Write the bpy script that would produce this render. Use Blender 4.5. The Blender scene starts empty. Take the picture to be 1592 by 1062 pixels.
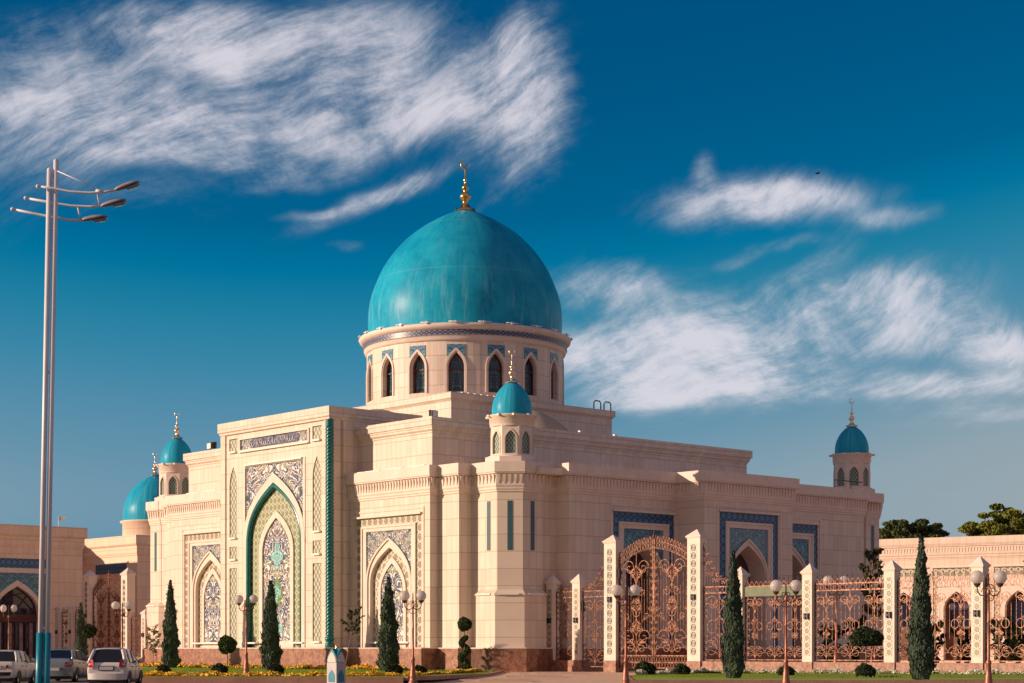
import bpy, bmesh, math, random
from math import sin, cos, pi, radians, sqrt, atan2, hypot
from mathutils import Vector, Matrix
from mathutils.geometry import tessellate_polygon
random.seed(7)
sc = bpy.context.scene
COL = sc.collection
# ---------------------------------------------------------------- node helpers
class NT:
    def __init__(s, tree):
        s.t = tree; s.n = tree.nodes; s.l = tree.links
    def link(s, src, dst):
        if isinstance(src, (int, float)): dst.default_value = src
        elif isinstance(src, tuple): dst.default_value = src if len(dst.default_value) == len(src) else src + (1,)
        else: s.l.new(src, dst)
    def m(s, op, a, b=0.0, c=0.0, clamp=False):
        n = s.n.new('ShaderNodeMath'); n.operation = op; n.use_clamp = clamp
        s.link(a, n.inputs[0]); s.link(b, n.inputs[1]); s.link(c, n.inputs[2])
        return n.outputs[0]
    def sep(s, v):
        n = s.n.new('ShaderNodeSeparateXYZ'); s.link(v, n.inputs[0]); return n.outputs
    def comb(s, x, y, z=0.0):
        n = s.n.new('ShaderNodeCombineXYZ')
        for i, k in enumerate((x, y, z)): s.link(k, n.inputs[i])
        return n.outputs[0]
    def noise(s, v, scale, detail=3.0, rough=.5, dist=0.0, col=False):
        n = s.n.new('ShaderNodeTexNoise'); s.link(v, n.inputs['Vector'])
        n.inputs['Scale'].default_value = scale; n.inputs['Detail'].default_value = detail
        n.inputs['Roughness'].default_value = rough; n.inputs['Distortion'].default_value = dist
        return n.outputs[1 if col else 0]
    def white(s, v):
        n = s.n.new('ShaderNodeTexWhiteNoise'); n.noise_dimensions = '3D'; s.link(v, n.inputs[0]); return n.outputs[0]
    def mix(s, f, a, b):
        n = s.n.new('ShaderNodeMix'); n.data_type = 'RGBA'
        s.link(f, n.inputs[0]); s.link(a, n.inputs[6]); s.link(b, n.inputs[7]); return n.outputs[2]
    def ss(s, v, a, b):      # smoothstep
        n = s.n.new('ShaderNodeMapRange'); n.interpolation_type = 'SMOOTHSTEP'
        s.link(v, n.inputs[0]); n.inputs[1].default_value = a; n.inputs[2].default_value = b
        n.inputs[3].default_value = 0; n.inputs[4].default_value = 1; return n.outputs[0]
    def vadd(s, a, b, op='ADD'):
        n = s.n.new('ShaderNodeVectorMath'); n.operation = op; s.link(a, n.inputs[0]); s.link(b, n.inputs[1]); return n.outputs[0]
    def uv(s): return s.n.new('ShaderNodeTexCoord').outputs['UV']
    def obj(s): return s.n.new('ShaderNodeTexCoord').outputs['Object']
def mat(name, color=(.5,.5,.5), rough=.7, metal=0.0, spec=.5, build=None, bump=None):
    m = bpy.data.materials.new(name); m.use_nodes = True
    T = NT(m.node_tree); b = T.n['Principled BSDF']
    b.inputs['Roughness'].default_value = rough; b.inputs['Metallic'].default_value = metal
    b.inputs['Specular IOR Level'].default_value = spec
    c = build(T) if build else None
    h = None
    if isinstance(c, tuple) and len(c) == 2: c, h = c
    T.link(c if c is not None else color, b.inputs['Base Color'])
    if h is not None:
        bp = T.n.new('ShaderNodeBump'); bp.inputs['Distance'].default_value = bump or .02; bp.inputs['Strength'].default_value = .6
        T.link(h, bp.inputs['Height']); T.link(bp.outputs[0], b.inputs['Normal'])
    return m
def varied(c1, c2, scale=2.0, detail=4, bumpy=True):
    def f(T):
        n = T.noise(T.obj(), scale, detail, .6)
        k = T.ss(n, .35, .65); c = T.mix(k, c1, c2)
        return (c, n) if bumpy else c
    return f
def stone(c1, c2, cw=.56, ch=1.12, joint=.018):
    def f(T):
        x, z, _ = T.sep(T.uv())
        fx = T.m('DIVIDE', x, cw); fz = T.m('DIVIDE', z, ch)
        cell = T.comb(T.m('FLOOR', fx), T.m('FLOOR', fz))
        r = T.white(cell)
        c = T.mix(r, c1, c2)
        n = T.noise(T.obj(), .55, 5, .65); n2 = T.noise(T.comb(T.m('MULTIPLY', x, 3.0), T.m('MULTIPLY', z, .5)), 1.2, 4, .6)
        c = T.mix(T.m('MULTIPLY', T.ss(n, .45, .75), .35), c, tuple(k * .78 for k in c1))
        c = T.mix(T.m('MULTIPLY', T.ss(n2, .5, .8), .22), c, (c1[0]*.6, c1[1]*.55, c1[2]*.5))
        st = T.noise(T.comb(T.m('MULTIPLY', x, 5.0), T.m('MULTIPLY', z, .22)), 1.0, 5, .65)
        c = T.mix(T.m('MULTIPLY', T.ss(st, .54, .74), .30), c, (c1[0]*.55, c1[1]*.5, c1[2]*.46))
        c = T.mix(T.m('MULTIPLY', T.m('GREATER_THAN', T.white(T.comb(T.m('FLOOR', fx), T.m('FLOOR', fz), 3.0)), .86), .22), c, (c1[0]*.72, c1[1]*.70, c1[2]*.70))
        jx = T.m('LESS_THAN', T.m('PINGPONG', x, cw/2), joint*.8); jz = T.m('LESS_THAN', T.m('PINGPONG', z, ch/2), joint)
        c = T.mix(T.m('MULTIPLY', jx, .42), c, (c1[0]*.45, c1[1]*.35, c1[2]*.3))
        c = T.mix(T.m('MULTIPLY', jz, .6), c, (c1[0]*.4, c1[1]*.28, c1[2]*.24))
        h = T.m('SUBTRACT', T.m('MULTIPLY', n, .1), T.m('MAXIMUM', jx, jz))
        return c, h
    return f
def arabesque(bg, line, accents, s=1.5, k=5.0, border=None):
    def f(T):
        x, z, _ = T.sep(T.uv()); ax = T.m('ABSOLUTE', x)
        p = T.comb(ax, z)
        n = T.noise(p, s, 1.5, .4, .8)
        b = T.m('PINGPONG', T.m('MULTIPLY', n, k), .5)        # 0..0.5 contour bands: scrollwork
        n3 = T.noise(p, s*1.9, 1.0, .4, 1.2)
        b2 = T.m('PINGPONG', T.m('MULTIPLY', n3, k*.8), .5)
        c = T.mix(T.ss(b2, .36, .44), bg, accents[0])
        n2 = T.noise(p, s*.9, 1.0, .3)
        c = T.mix(T.m('MULTIPLY', T.ss(n2, .56, .6), T.ss(b2, .1, .3)), c, accents[1])
        c = T.mix(T.m('MULTIPLY', T.ss(n2, .44, .40), T.ss(b2, .15, .3)), c, accents[2])
        c = T.mix(T.ss(b, .15, .10), c, line)
        c = T.mix(T.ss(b2, .07, .04), c, line)
        return c
    return f
def medallions(bg, line, fill, p=.55, dx=0.0):
    def f(T):
        x, z, _ = T.sep(T.uv())
        fx = T.m('SUBTRACT', T.m('FRACT', T.m('DIVIDE', T.m('ADD', x, dx), p)), .5); fz = T.m('SUBTRACT', T.m('FRACT', T.m('DIVIDE', z, p)), .5)
        r = T.m('SQRT', T.m('ADD', T.m('MULTIPLY', fx, fx), T.m('MULTIPLY', fz, fz)))
        an = T.m('ARCTAN2', fz, fx)
        rr = T.m('ADD', r, T.m('MULTIPLY', T.m('SINE', T.m('MULTIPLY', an, 6.0)), .045))
        c = T.mix(T.ss(rr, .30, .26), bg, fill)
        c = T.mix(T.m('MULTIPLY', T.ss(rr, .36, .33), T.ss(rr, .22, .26)), c, line)
        c = T.mix(T.ss(rr, .11, .08), c, line)
        e = T.m('ADD', T.m('ABSOLUTE', fx), T.m('ABSOLUTE', fz))
        c = T.mix(T.m('MULTIPLY', T.ss(e, .80, .86), .8), c, line)
        return c
    return f
def lattice(bg, line, fill, p=.5, q=.5, w=.12):
    def f(T):
        x, z, _ = T.sep(T.uv())
        a = T.m('ADD', T.m('DIVIDE', x, p), T.m('DIVIDE', z, q)); b = T.m('SUBTRACT', T.m('DIVIDE', x, p), T.m('DIVIDE', z, q))
        la = T.m('PINGPONG', a, .5); lb = T.m('PINGPONG', b, .5)
        mn = T.m('MINIMUM', la, lb); mx = T.m('MINIMUM', T.m('SUBTRACT', .5, la), T.m('SUBTRACT', .5, lb))
        c = T.mix(T.ss(mx, .18, .12), bg, fill)
        return T.mix(T.ss(mn, w, w*.6), c, line)
    return f
CREAM = (.80, .67, .555); CREAM2 = (.70, .575, .465)
M = {}
M['stone'] = mat('travertine_cladding', rough=.55, build=stone(CREAM, CREAM2), bump=.012)
M['trim'] = mat('carved_limestone', rough=.6, build=varied((.80,.665,.57), (.73,.60,.505), 1.3), bump=.01)
M['annexstone'] = mat('annex_sandstone', rough=.6, build=stone((.90,.68,.50), (.84,.62,.46), .6, 1.3), bump=.01)
M['stonelit'] = mat('annex_pale_stone', rough=.6, build=stone((.78,.63,.50), (.74,.59,.46), .6, 1.3), bump=.01)
def granite(T):
    n = T.noise(T.obj(), 3.2, 6, .75); n2 = T.noise(T.obj(), 14, 3, .7); v = T.ss(T.m('ADD', T.m('MULTIPLY', n, .7), T.m('MULTIPLY', n2, .3)), .36, .64)
    x, z, _ = T.sep(T.uv())
    c = T.mix(v, (.17,.06,.035), (.46,.24,.15))
    j = T.m('LESS_THAN', T.m('PINGPONG', x, .55), .012)
    return T.mix(T.m('MULTIPLY', j, .6), c, (.08,.03,.02))
M['granite'] = mat('polished_red_granite', rough=.45, build=granite)
NAVY = (.022,.035,.11); WHT = (.74,.72,.66)
M['arab'] = mat('arabesque_mosaic_tile', rough=.3, build=arabesque(NAVY, (.84,.80,.74), ((.03,.10,.17), (.24,.27,.10), (.26,.15,.09)), 1.25, 7))
M['arabfine'] = mat('fine_arabesque_tile', rough=.3, build=arabesque((.05,.065,.13), (.80,.76,.68), ((.05,.12,.17), (.22,.24,.12), (.26,.18,.12)), 1.9, 7))
M['arabblue'] = mat('blue_arabesque_tile', rough=.3, build=arabesque((.02,.04,.14), (.18,.42,.50), ((.02,.18,.28), (.05,.28,.16), (.10,.25,.42)), 2.2, 6))
M['arabpale'] = mat('pale_blue_arabesque_tile', rough=.3, build=arabesque((.04,.11,.20), (.28,.42,.47), ((.07,.26,.33), (.12,.24,.34), (.14,.32,.38)), 3.4, 6))
M['bordercream'] = mat('cream_medallion_tile', rough=.35, build=medallions((.60,.55,.42), (.13,.14,.15), (.46,.33,.19), .62))
M['borderblue'] = mat('blue_medallion_tile', rough=.35, build=medallions((.02,.06,.17), (.07,.26,.40), (.04,.13,.28), .58))
M['lattgreen'] = mat('olive_lattice_tile', rough=.35, build=medallions((.48,.48,.31), (.10,.15,.10), (.33,.35,.19), .50))
M['lattgrey'] = mat('grey_lattice_tile', rough=.35, build=lattice((.46,.45,.33), (.09,.14,.12), (.56,.53,.40), .42, .55, .11))
M['grille'] = mat('green_window_grille', rough=.5, build=lattice((.05,.12,.13), (.42,.44,.30), (.07,.15,.15), .24, .34, .13))
M['drumglass'] = mat('drum_window_glass', rough=.12, spec=.6, build=arabesque((.015,.012,.035), (.07,.20,.22), ((.02,.05,.07), (.02,.06,.05), (.03,.03,.08)), 2.6, 5))
M['mullion'] = mat('dark_red_window_frame', (.10,.028,.022), .5)
M['kufic'] = mat('inscription_ground_tile', rough=.3, build=arabesque((.03,.035,.12), (.22,.23,.33), ((.05,.10,.20), (.06,.10,.2), (.2,.16,.12)), 3.0, 5))
M['white'] = mat('white_glazed_letter', (.80,.77,.70), .35)
M['tealgl'] = mat('teal_glazed_ceramic', rough=.22, spec=.6, build=varied((.003,.12,.13), (.004,.17,.165), 5, 2, False))
def domef(T):
    o = T.obj(); x, y, z = T.sep(o); an = T.m('ARCTAN2', y, x)
    streak = T.noise(T.comb(T.m('MULTIPLY', an, 9.0), T.m('MULTIPLY', z, .13)), 1.5, 5, .7)
    blot = T.noise(T.comb(T.m('MULTIPLY', an, 3.0), T.m('MULTIPLY', z, .35)), 1.1, 6, .7)
    c = T.mix(T.ss(blot, .35, .65), (.004,.285,.47), (.016,.40,.58))
    low = T.ss(z, 6.5, 1.5)
    c = T.mix(T.m('MULTIPLY', T.m('MULTIPLY', T.ss(streak, .50, .72), low), .6), c, (.22,.56,.66))
    c = T.mix(T.m('MULTIPLY', T.ss(T.noise(T.comb(T.m('MULTIPLY', an, 2.2), T.m('MULTIPLY', z, .16)), 2.4, 8, .74), .46, .74), .34), c, (.07,.45,.63))
    c = T.mix(T.m('MULTIPLY', T.ss(T.noise(T.comb(T.m('MULTIPLY', an, 30.0), T.m('MULTIPLY', z, 1.5)), 1.0, 3, .6), .5, .8), .25), c, (.003,.20,.33))
    seam = T.m('LESS_THAN', T.m('PINGPONG', z, 2.2), .03)
    c = T.mix(T.m('MULTIPLY', seam, .25), c, (.2,.5,.52))
    sv = T.m('LESS_THAN', T.m('PINGPONG', an, pi/24), .0025); c = T.mix(T.m('MULTIPLY', sv, .3), c, (.002,.17,.28))
    return c
M['dome'] = mat('turquoise_painted_dome', rough=.36, spec=.12, build=domef)
M['gold'] = mat('polished_gold', (.83,.50,.16), .22, 1.0)
M['palegold'] = mat('pale_gilt_metal', (.92,.74,.50), .3, 1.0)
M['copper'] = mat('rose_gold_wrought_iron', rough=.38, metal=.7, build=varied((.31,.155,.095), (.085,.036,.026), 6, 3, False))
M['lampmetal'] = mat('bronze_lamp_metal', rough=.45, metal=.5, build=varied((.42,.17,.10), (.30,.11,.07), 4, 2, False))
M['globe'] = mat('frosted_white_globe', (.82,.76,.70), .35)
M['scale'] = mat('scalloped_roof_tile', rough=.7, build=lattice((.66,.52,.36), (.25,.20,.15), (.60,.47,.33), .5, .42, .14))
M['steel'] = mat('pale_galvanised_metal', rough=.4, metal=.0, build=varied((.72,.71,.72), (.80,.79,.79), 1.5, 3, False))
M['lamphead'] = mat('grey_lamp_housing', rough=.5, build=varied((.34,.29,.28), (.26,.22,.22), 4, 2, False))
M['darkmetal'] = mat('dark_metal', (.03,.032,.04), .5)
M['teal'] = mat('teal_gloss_paint', rough=.35, build=varied((.004,.22,.30), (.008,.27,.36), 3, 3, False))
M['lens'] = mat('lamp_glass_lens', (.25,.42,.50), .1, spec=.8)
M['led'] = mat('white_light_bar', (.82,.80,.76), .4)
M['bark'] = mat('bark', rough=.9, build=varied((.20,.12,.08), (.33,.22,.15), 8), bump=.02)
def leafm(name, a, b, c, sc_=1.2):
    def f(T):
        o = T.obj(); n = T.noise(o, sc_, 3, .6); w = T.white(T.vadd(o, (7.0, 7.0, 7.0), 'MULTIPLY'))
        k = T.mix(T.ss(n, .38, .62), a, b); return T.mix(T.ss(T.noise(o, 9, 2, .5), .55, .75), k, c)
    m = mat(name, rough=.75, build=f, spec=.25)
    return m
M['cyp'] = leafm('cypress_foliage', (.038,.062,.044), (.072,.108,.068), (.13,.16,.095))
M['topi'] = leafm('topiary_foliage', (.03,.06,.018), (.06,.10,.025), (.10,.14,.03), 3)
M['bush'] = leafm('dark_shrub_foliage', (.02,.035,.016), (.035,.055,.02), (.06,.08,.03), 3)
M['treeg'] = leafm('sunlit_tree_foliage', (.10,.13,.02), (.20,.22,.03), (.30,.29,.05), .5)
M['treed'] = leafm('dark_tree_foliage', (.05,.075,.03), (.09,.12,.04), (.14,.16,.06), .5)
M['young'] = leafm('sapling_leaves', (.05,.06,.03), (.09,.08,.045), (.14,.12,.07), 4)
M['rose'] = leafm('pale_rose_leaves', (.30,.24,.14), (.45,.36,.22), (.62,.5,.36), 4)
def sheet(name, a, b, s1=.25, s2=8.0, rough=.9, k=None):
    def f(T):
        n = T.noise(T.obj(), s1, 6, .6); n2 = T.noise(T.obj(), s2, 4, .7)
        c = T.mix(T.ss(n, .35, .65), a, b)
        c = T.mix(T.m('MULTIPLY', T.ss(n2, .45, .7), .35), c, k or tuple(x*.6 for x in a)); return c, n2
    return mat(name, rough=rough, build=f, bump=.01)
M['asphalt'] = sheet('worn_asphalt', (.12,.095,.085), (.17,.13,.115))
M['earth'] = sheet('dry_ground', (.16,.12,.08), (.22,.17,.11), .05, 3)
M['grass'] = sheet('mown_lawn', (.24,.33,.03), (.34,.42,.05), .4, 6, .95, (.14,.21,.02))
M['pavement'] = sheet('warm_plaza_paving', (.76,.48,.30), (.82,.54,.35), .3, 5)
M['slab'] = sheet('pale_step_slab', (.62,.47,.36), (.56,.42,.32), 1, 6)
M['kerb'] = sheet('brown_kerb_stone', (.42,.21,.15), (.52,.28,.20), 1, 9)
M['yellow'] = mat('yellow_marigolds', rough=.7, build=varied((.78,.42,.02), (.85,.60,.05), 6, 2, False))
M['flowleaf'] = mat('flower_bed_leaves', rough=.8, build=varied((.05,.09,.015), (.10,.14,.03), 4, 2, False))
M['whitefl'] = mat('white_petunias', rough=.7, build=varied((.70,.66,.56), (.60,.60,.45), 6, 2, False))
M['board'] = mat('olive_green_board', rough=.6, build=varied((.13,.16,.09), (.16,.19,.11), 2, 2, False))
M['carwhite'] = mat('white_car_paint', rough=.25, spec=.6, build=varied((.66,.64,.60), (.70,.68,.64), 1, 2, False))
M['carsilver'] = mat('silver_blue_car_paint', rough=.25, metal=.35, spec=.6, build=varied((.22,.27,.29), (.26,.31,.33), 1, 2, False))
M['carcream'] = mat('cream_car_paint', rough=.3, spec=.6, build=varied((.62,.60,.54), (.66,.63,.56), 1, 2, False))
M['carglass'] = mat('car_glass', (.012,.016,.025), .06, spec=.8)
M['tail'] = mat('red_tail_light', (.45,.012,.02), .2, spec=.7)
M['tailw'] = mat('clear_light_lens', (.65,.55,.50), .2, spec=.7)
M['tyre'] = mat('tyre_rubber', (.012,.012,.013), .85)
M['rim'] = mat('alloy_rim', (.45,.45,.47), .35, .8)
M['plate'] = mat('plain_number_plate', (.55,.50,.50), .4)
M['black'] = mat('black_plastic', (.014,.014,.016), .6)
M['wood'] = mat('dark_wood_door', rough=.5, build=varied((.12,.05,.025), (.20,.09,.045), 2), bump=.01)
M['winglass'] = mat('dark_window_glass', (.015,.018,.04), .06, spec=.8)
M['shadewall'] = mat('recess_painted_shade', rough=.5, build=varied((.06,.035,.04), (.09,.05,.05), 2, 3, False))  # shade inside the doorways put into the wall colour
M['curtain'] = mat('pale_curtain', rough=.9, build=varied((.25,.17,.15), (.38,.28,.24), 2, 2, False))
M['ring'] = mat('pillar_ring_tile', rough=.4, build=None, color=(.10,.10,.11))
M['stripbg'] = mat('pillar_strip_tile', (.62,.55,.42), .4)
M['stripfine'] = mat('pillar_small_pattern_tile', rough=.4, build=medallions((.62,.55,.42), (.07,.075,.09), (.50,.42,.30), .40))
# ---------------------------------------------------------------- mesh helpers
class MB:
    def __init__(s): s.v = []; s.f = []; s.u = []; s.sm = []
    def add(s, vs, fs, us=None, smooth=False):
        o = len(s.v); s.v += [tuple(p) for p in vs]; s.u += us if us else [(p[0]+p[1], p[2]) for p in vs]
        s.f += [tuple(o+i for i in f) for f in fs]; s.sm += [smooth]*len(fs); return s
    def box(s, x0, x1, y0, y1, z0, z1):
        vs = [(x, y, z) for z in (z0, z1) for x, y in ((x0,y0),(x1,y0),(x1,y1),(x0,y1))]
        return s.add(vs, [(0,3,2,1),(4,5,6,7),(0,1,5,4),(1,2,6,5),(2,3,7,6),(3,0,4,7)])
    def fbox(s, F, a0, a1, z0, z1, d0, d1):
        vs = [F(a, z, d) for d in (d0, d1) for a, z in ((a0,z0),(a1,z0),(a1,z1),(a0,z1))]
        us = [(a, z) for d in (d0, d1) for a, z in ((a0,z0),(a1,z0),(a1,z1),(a0,z1))]
        return s.add(vs, [(0,3,2,1),(4,5,6,7),(0,1,5,4),(1,2,6,5),(2,3,7,6),(3,0,4,7)], us)
    def prism(s, poly, z0, z1, top=True):
        n = len(poly); vs = [(x, y, z0) for x, y in poly] + [(x, y, z1) for x, y in poly]
        fs = [(i, (i+1) % n, n+(i+1) % n, n+i) for i in range(n)]
        s.add(vs, fs)
        if top:
            t = tessellate_polygon([[Vector((x, y, 0)) for x, y in poly]])
            s.add([(x, y, z1) for x, y in poly], [tuple(k) for k in t]); 
        return s
    def region(s, F, outer, holes=(), d0=0.0, d1=-.5, uc=(0, 0)):
        loops = [outer] + list(holes); flat = [p for l in loops for p in l]
        tris = tessellate_polygon([[Vector((a, z, 0)) for a, z in l] for l in loops])
        us = [(a-uc[0], z-uc[1]) for a, z in flat]
        s.add([F(a, z, d0) for a, z in flat], [tuple(t) for t in tris], us)
        for l in loops:
            n = len(l)
            s.add([F(a, z, d0) for a, z in l] + [F(a, z, d1) for a, z in l], [(i, (i+1) % n, n+(i+1) % n, n+i) for i in range(n)],
                  [(a-uc[0], z-uc[1]) for a, z in l] + [(a-uc[0]+.3, z-uc[1]) for a, z in l])
        return s
    def tube(s, pts, r, n=6, cap=True, smooth=True):
        pts = [Vector(p) for p in pts]; rings = []; us = []; L = 0
        up = Vector((0, 0, 1)); prev = None
        for i, p in enumerate(pts):
            t = (pts[min(i+1, len(pts)-1)] - pts[max(i-1, 0)]).normalized()
            a = t.cross(up) if prev is None else prev - t*prev.dot(t)
            if a.length < 1e-3: a = t.cross(Vector((1, 0, 0)))
            a.normalize(); prev = a; b = t.cross(a)
            rr = r[i] if isinstance(r, (list, tuple)) else r
            if i: L += (p-pts[i-1]).length
            rings += [p + (a*cos(2*pi*(k+.5)/n) + b*sin(2*pi*(k+.5)/n))*rr for k in range(n)]; us += [(2*pi*k/n*rr, L) for k in range(n)]
        fs = [(i*n+k, i*n+(k+1) % n, (i+1)*n+(k+1) % n, (i+1)*n+k) for i in range(len(pts)-1) for k in range(n)]
        if cap: fs += [tuple(range(n))[::-1], tuple((len(pts)-1)*n+k for k in range(n))]
        return s.add(rings, fs, us, smooth)
    def lathe(s, prof, c=(0, 0, 0), n=32, a0=0.0, smooth=True, cap=True):
        vs = []; us = []
        for r, z in prof:
            for k in range(n):
                a = a0+2*pi*k/n; vs.append((c[0]+r*cos(a), c[1]+r*sin(a), c[2]+z)); us.append((a*max(r, .1), z))
        fs = [(i*n+k, i*n+(k+1) % n, (i+1)*n+(k+1) % n, (i+1)*n+k) for i in range(len(prof)-1) for k in range(n)]
        s.add(vs, fs, us, smooth)
        if cap:
            for i in (0, len(prof)-1):
                if prof[i][0] > .02: s.add([vs[i*n+k] for k in range(n)], [tuple(range(n))])
        return s
    def sphere(s, c, r, n=16, m=10, sz=1.0):
        return s.lathe([(r*sin(pi*i/m), -r*sz*cos(pi*i/m)) for i in range(m+1)], c, n, cap=False)
    def build(s, name, m, parent=None, flat=False):
        me = bpy.data.meshes.new(name); me.from_pydata(s.v, [], s.f)
        uvl = me.uv_layers.new(name='UVMap')
        li = [0]*len(me.loops); me.loops.foreach_get('vertex_index', li)
        buf = []
        for i in li: buf += s.u[i]
        uvl.data.foreach_set('uv', buf)
        me.polygons.foreach_set('use_smooth', [False if flat else x for x in s.sm])
        me.materials.append(M[m] if isinstance(m, str) else m)
        bm = bmesh.new(); bm.from_mesh(me)
        if len(s.f) < 60000: bmesh.ops.recalc_face_normals(bm, faces=bm.faces)
        bm.to_mesh(me); bm.free()
        o = bpy.data.objects.new(name, me); COL.objects.link(o)
        if parent: o.parent = parent
        return o
def smooth_by_angle(o, ang=40):
    me = o.data
    try: me.set_sharp_from_angle(angle=radians(ang))
    except Exception: pass
    return o
def tag(o, label=None, cat=None, group=None, kind=None):
    if label: o['label'] = label
    if cat: o['category'] = cat
    if group: o['group'] = group
    if kind: o['kind'] = kind
    return o
def thing(name, label, cat, loc=(0,0,0), rz=0.0, group=None):
    o = bpy.data.objects.new(name, None); COL.objects.link(o); o.location = loc; o.rotation_euler = (0,0,rz)
    return tag(o, label, cat, group)
KIDS = {}
def dup(root, loc, rz=None, scale=None, label=None, group=None):
    r = root.copy(); COL.objects.link(r); r.location = loc
    if rz is not None: r.rotation_euler = (0,0,rz)
    if scale is not None: r.scale = scale if isinstance(scale, tuple) else (scale,)*3
    if label: r['label'] = label
    if group: r['group'] = group
    for ch in [o for o in list(COL.objects) if o.parent == root]:
        c = ch.copy(); COL.objects.link(c); c.parent = r
        for g in [o for o in list(COL.objects) if o.parent == ch]:
            d = g.copy(); COL.objects.link(d); d.parent = c
    return r
def arch(c, a, zb, zs, za, p=2.3, n=14):
    """pointed arch outline, counter-clockwise from the bottom right"""
    h = za-zs; pts = [(c+a, zb)]
    for i in range(n+1):
        s = i/n; s = 1-(1-s)**1.25
        pts.append((c+a*(1-s**p), zs+h*s))
    for i in range(n-1, -1, -1):
        s = i/n; s = 1-(1-s)**1.25
        pts.append((c-a*(1-s**p), zs+h*s))
    pts.append((c-a, zb))
    return pts
def rect(a0, a1, z0, z1): return [(a1, z0), (a1, z1), (a0, z1), (a0, z0)]
def offset_path(path, off, closed):
    n = len(path); out = []
    for i, p in enumerate(path):
        def nrm(a, b):
            dx, dy = b[0]-a[0], b[1]-a[1]; l = hypot(dx, dy); return (dy/l, -dx/l)
        if closed or 0 < i < n-1:
            n1 = nrm(path[i-1], p); n2 = nrm(p, path[(i+1) % n]); k = 1+n1[0]*n2[0]+n1[1]*n2[1]
            out.append((p[0]+off*(n1[0]+n2[0])/k, p[1]+off*(n1[1]+n2[1])/k))
        else:
            m_ = nrm(p, path[1]) if i == 0 else nrm(path[-2], p); out.append((p[0]+off*m_[0], p[1]+off*m_[1]))
    return out
def loft(mb, path, prof, closed=True):
    """sweep a profile of (outward offset, z) along a path; the outside lies to its right"""
    rings = []
    for o, z in prof: rings.append([(x, y, z) for x, y in offset_path(path, o, closed)])
    n = len(path); m_ = n if closed else n-1
    for i in range(len(rings)-1):
        vs = rings[i]+rings[i+1]
        mb.add(vs, [(k, (k+1) % n, n+(k+1) % n, n+k) for k in range(m_)])
    return mb
def corbels(mb, path, z0, z1, o0, o1, sp=.33, closed=True, w=.5):
    n = len(path)
    for i in range(n if closed else n-1):
        a, b = path[i], path[(i+1) % n]; L = hypot(b[0]-a[0], b[1]-a[1])
        if L < .5: continue
        t = ((b[0]-a[0])/L, (b[1]-a[1])/L); nn = (t[1], -t[0]); k = max(1, int(L/sp)); s = L/k
        for j in range(k):
            c0 = (j+.5-w/2)*s; c1 = (j+.5+w/2)*s; cm = (j+.5)*s
            P = lambda c, o, z: (a[0]+t[0]*c+nn[0]*o, a[1]+t[1]*c+nn[1]*o, z)
            mb.add([P(c0, o0-.05, z1), P(c1, o0-.05, z1), P(c1, o1, z1), P(c0, o1, z1), P(cm-.05, o0-.05, z0), P(cm+.05, o0-.05, z0), P(cm+.05, o0+.03, z0), P(cm-.05, o0+.03, z0),
                    P(c0, o1-.02, z1-.22*(z1-z0)), P(c1, o1-.02, z1-.22*(z1-z0))],
                   [(3,2,9,8), (8,9,6,7), (0,3,8,7,4), (1,5,6,9,2), (7,6,5,4)])
    return mb
# ---------------------------------------------------------------- frames
TH = radians(48.6)
MQ = thing('mosque', 'large cream stone mosque with a big turquoise dome and tiled arched portal', 'mosque', (0, 120, 0), pi/2-TH)
def world(u, v, z=0.0): return (sin(TH)*u-cos(TH)*v, 120+cos(TH)*u+sin(TH)*v, z)
def FL(u0): return lambda a, z, d: (u0-d, a, z)
def FR(v0): return lambda a, z, d: (a, v0-d, z)
CORN = [(0,11.70),(.07,11.74),(.07,11.84),(.12,11.9),(.12,12.02),(.17,12.12),(.17,12.86),(.30,12.90),(.30,12.97),(.36,12.99),(.36,13.68),(-.35,13.68),(-.35,13.2)]
# ---------------------------------------------------------------- the mosque
wall = MB()
# core mass behind the tiled skins
core = [(-2.9, 42.4), (-2.9, 37.05), (-2.9, 27.1), (-2.9, 3.95), (-1.95, 3.95), (-1.95, 0), (0, -1.75), (2.3, -1.75), (36, -1.75), (37.6, 0), (37.6, 44), (0, 44), (-1.5, 43)]
wall.prism([(-1.2, 42.4), (-1.2, 38.9), (-1.2, 3.9), (-1.2, 0), (0, -1.2), (36, -1.2), (37.6, 0), (37.6, 44), (0, 44)][::1], 0.5, 13.2)
# left-facade skins
wall.box(-3.08, -1.0, 1.78, 3.93, 1.5, 11.75)
wall.box(-1.97, -1.0, .2, 1.80, 1.5, 11.75)
wall.box(-3.08, -1.0, 36.98, 38.8, 1.5, 11.75)
wall.box(-1.97, -1.0, 38.78, 41.9, 1.5, 11.75)
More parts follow.
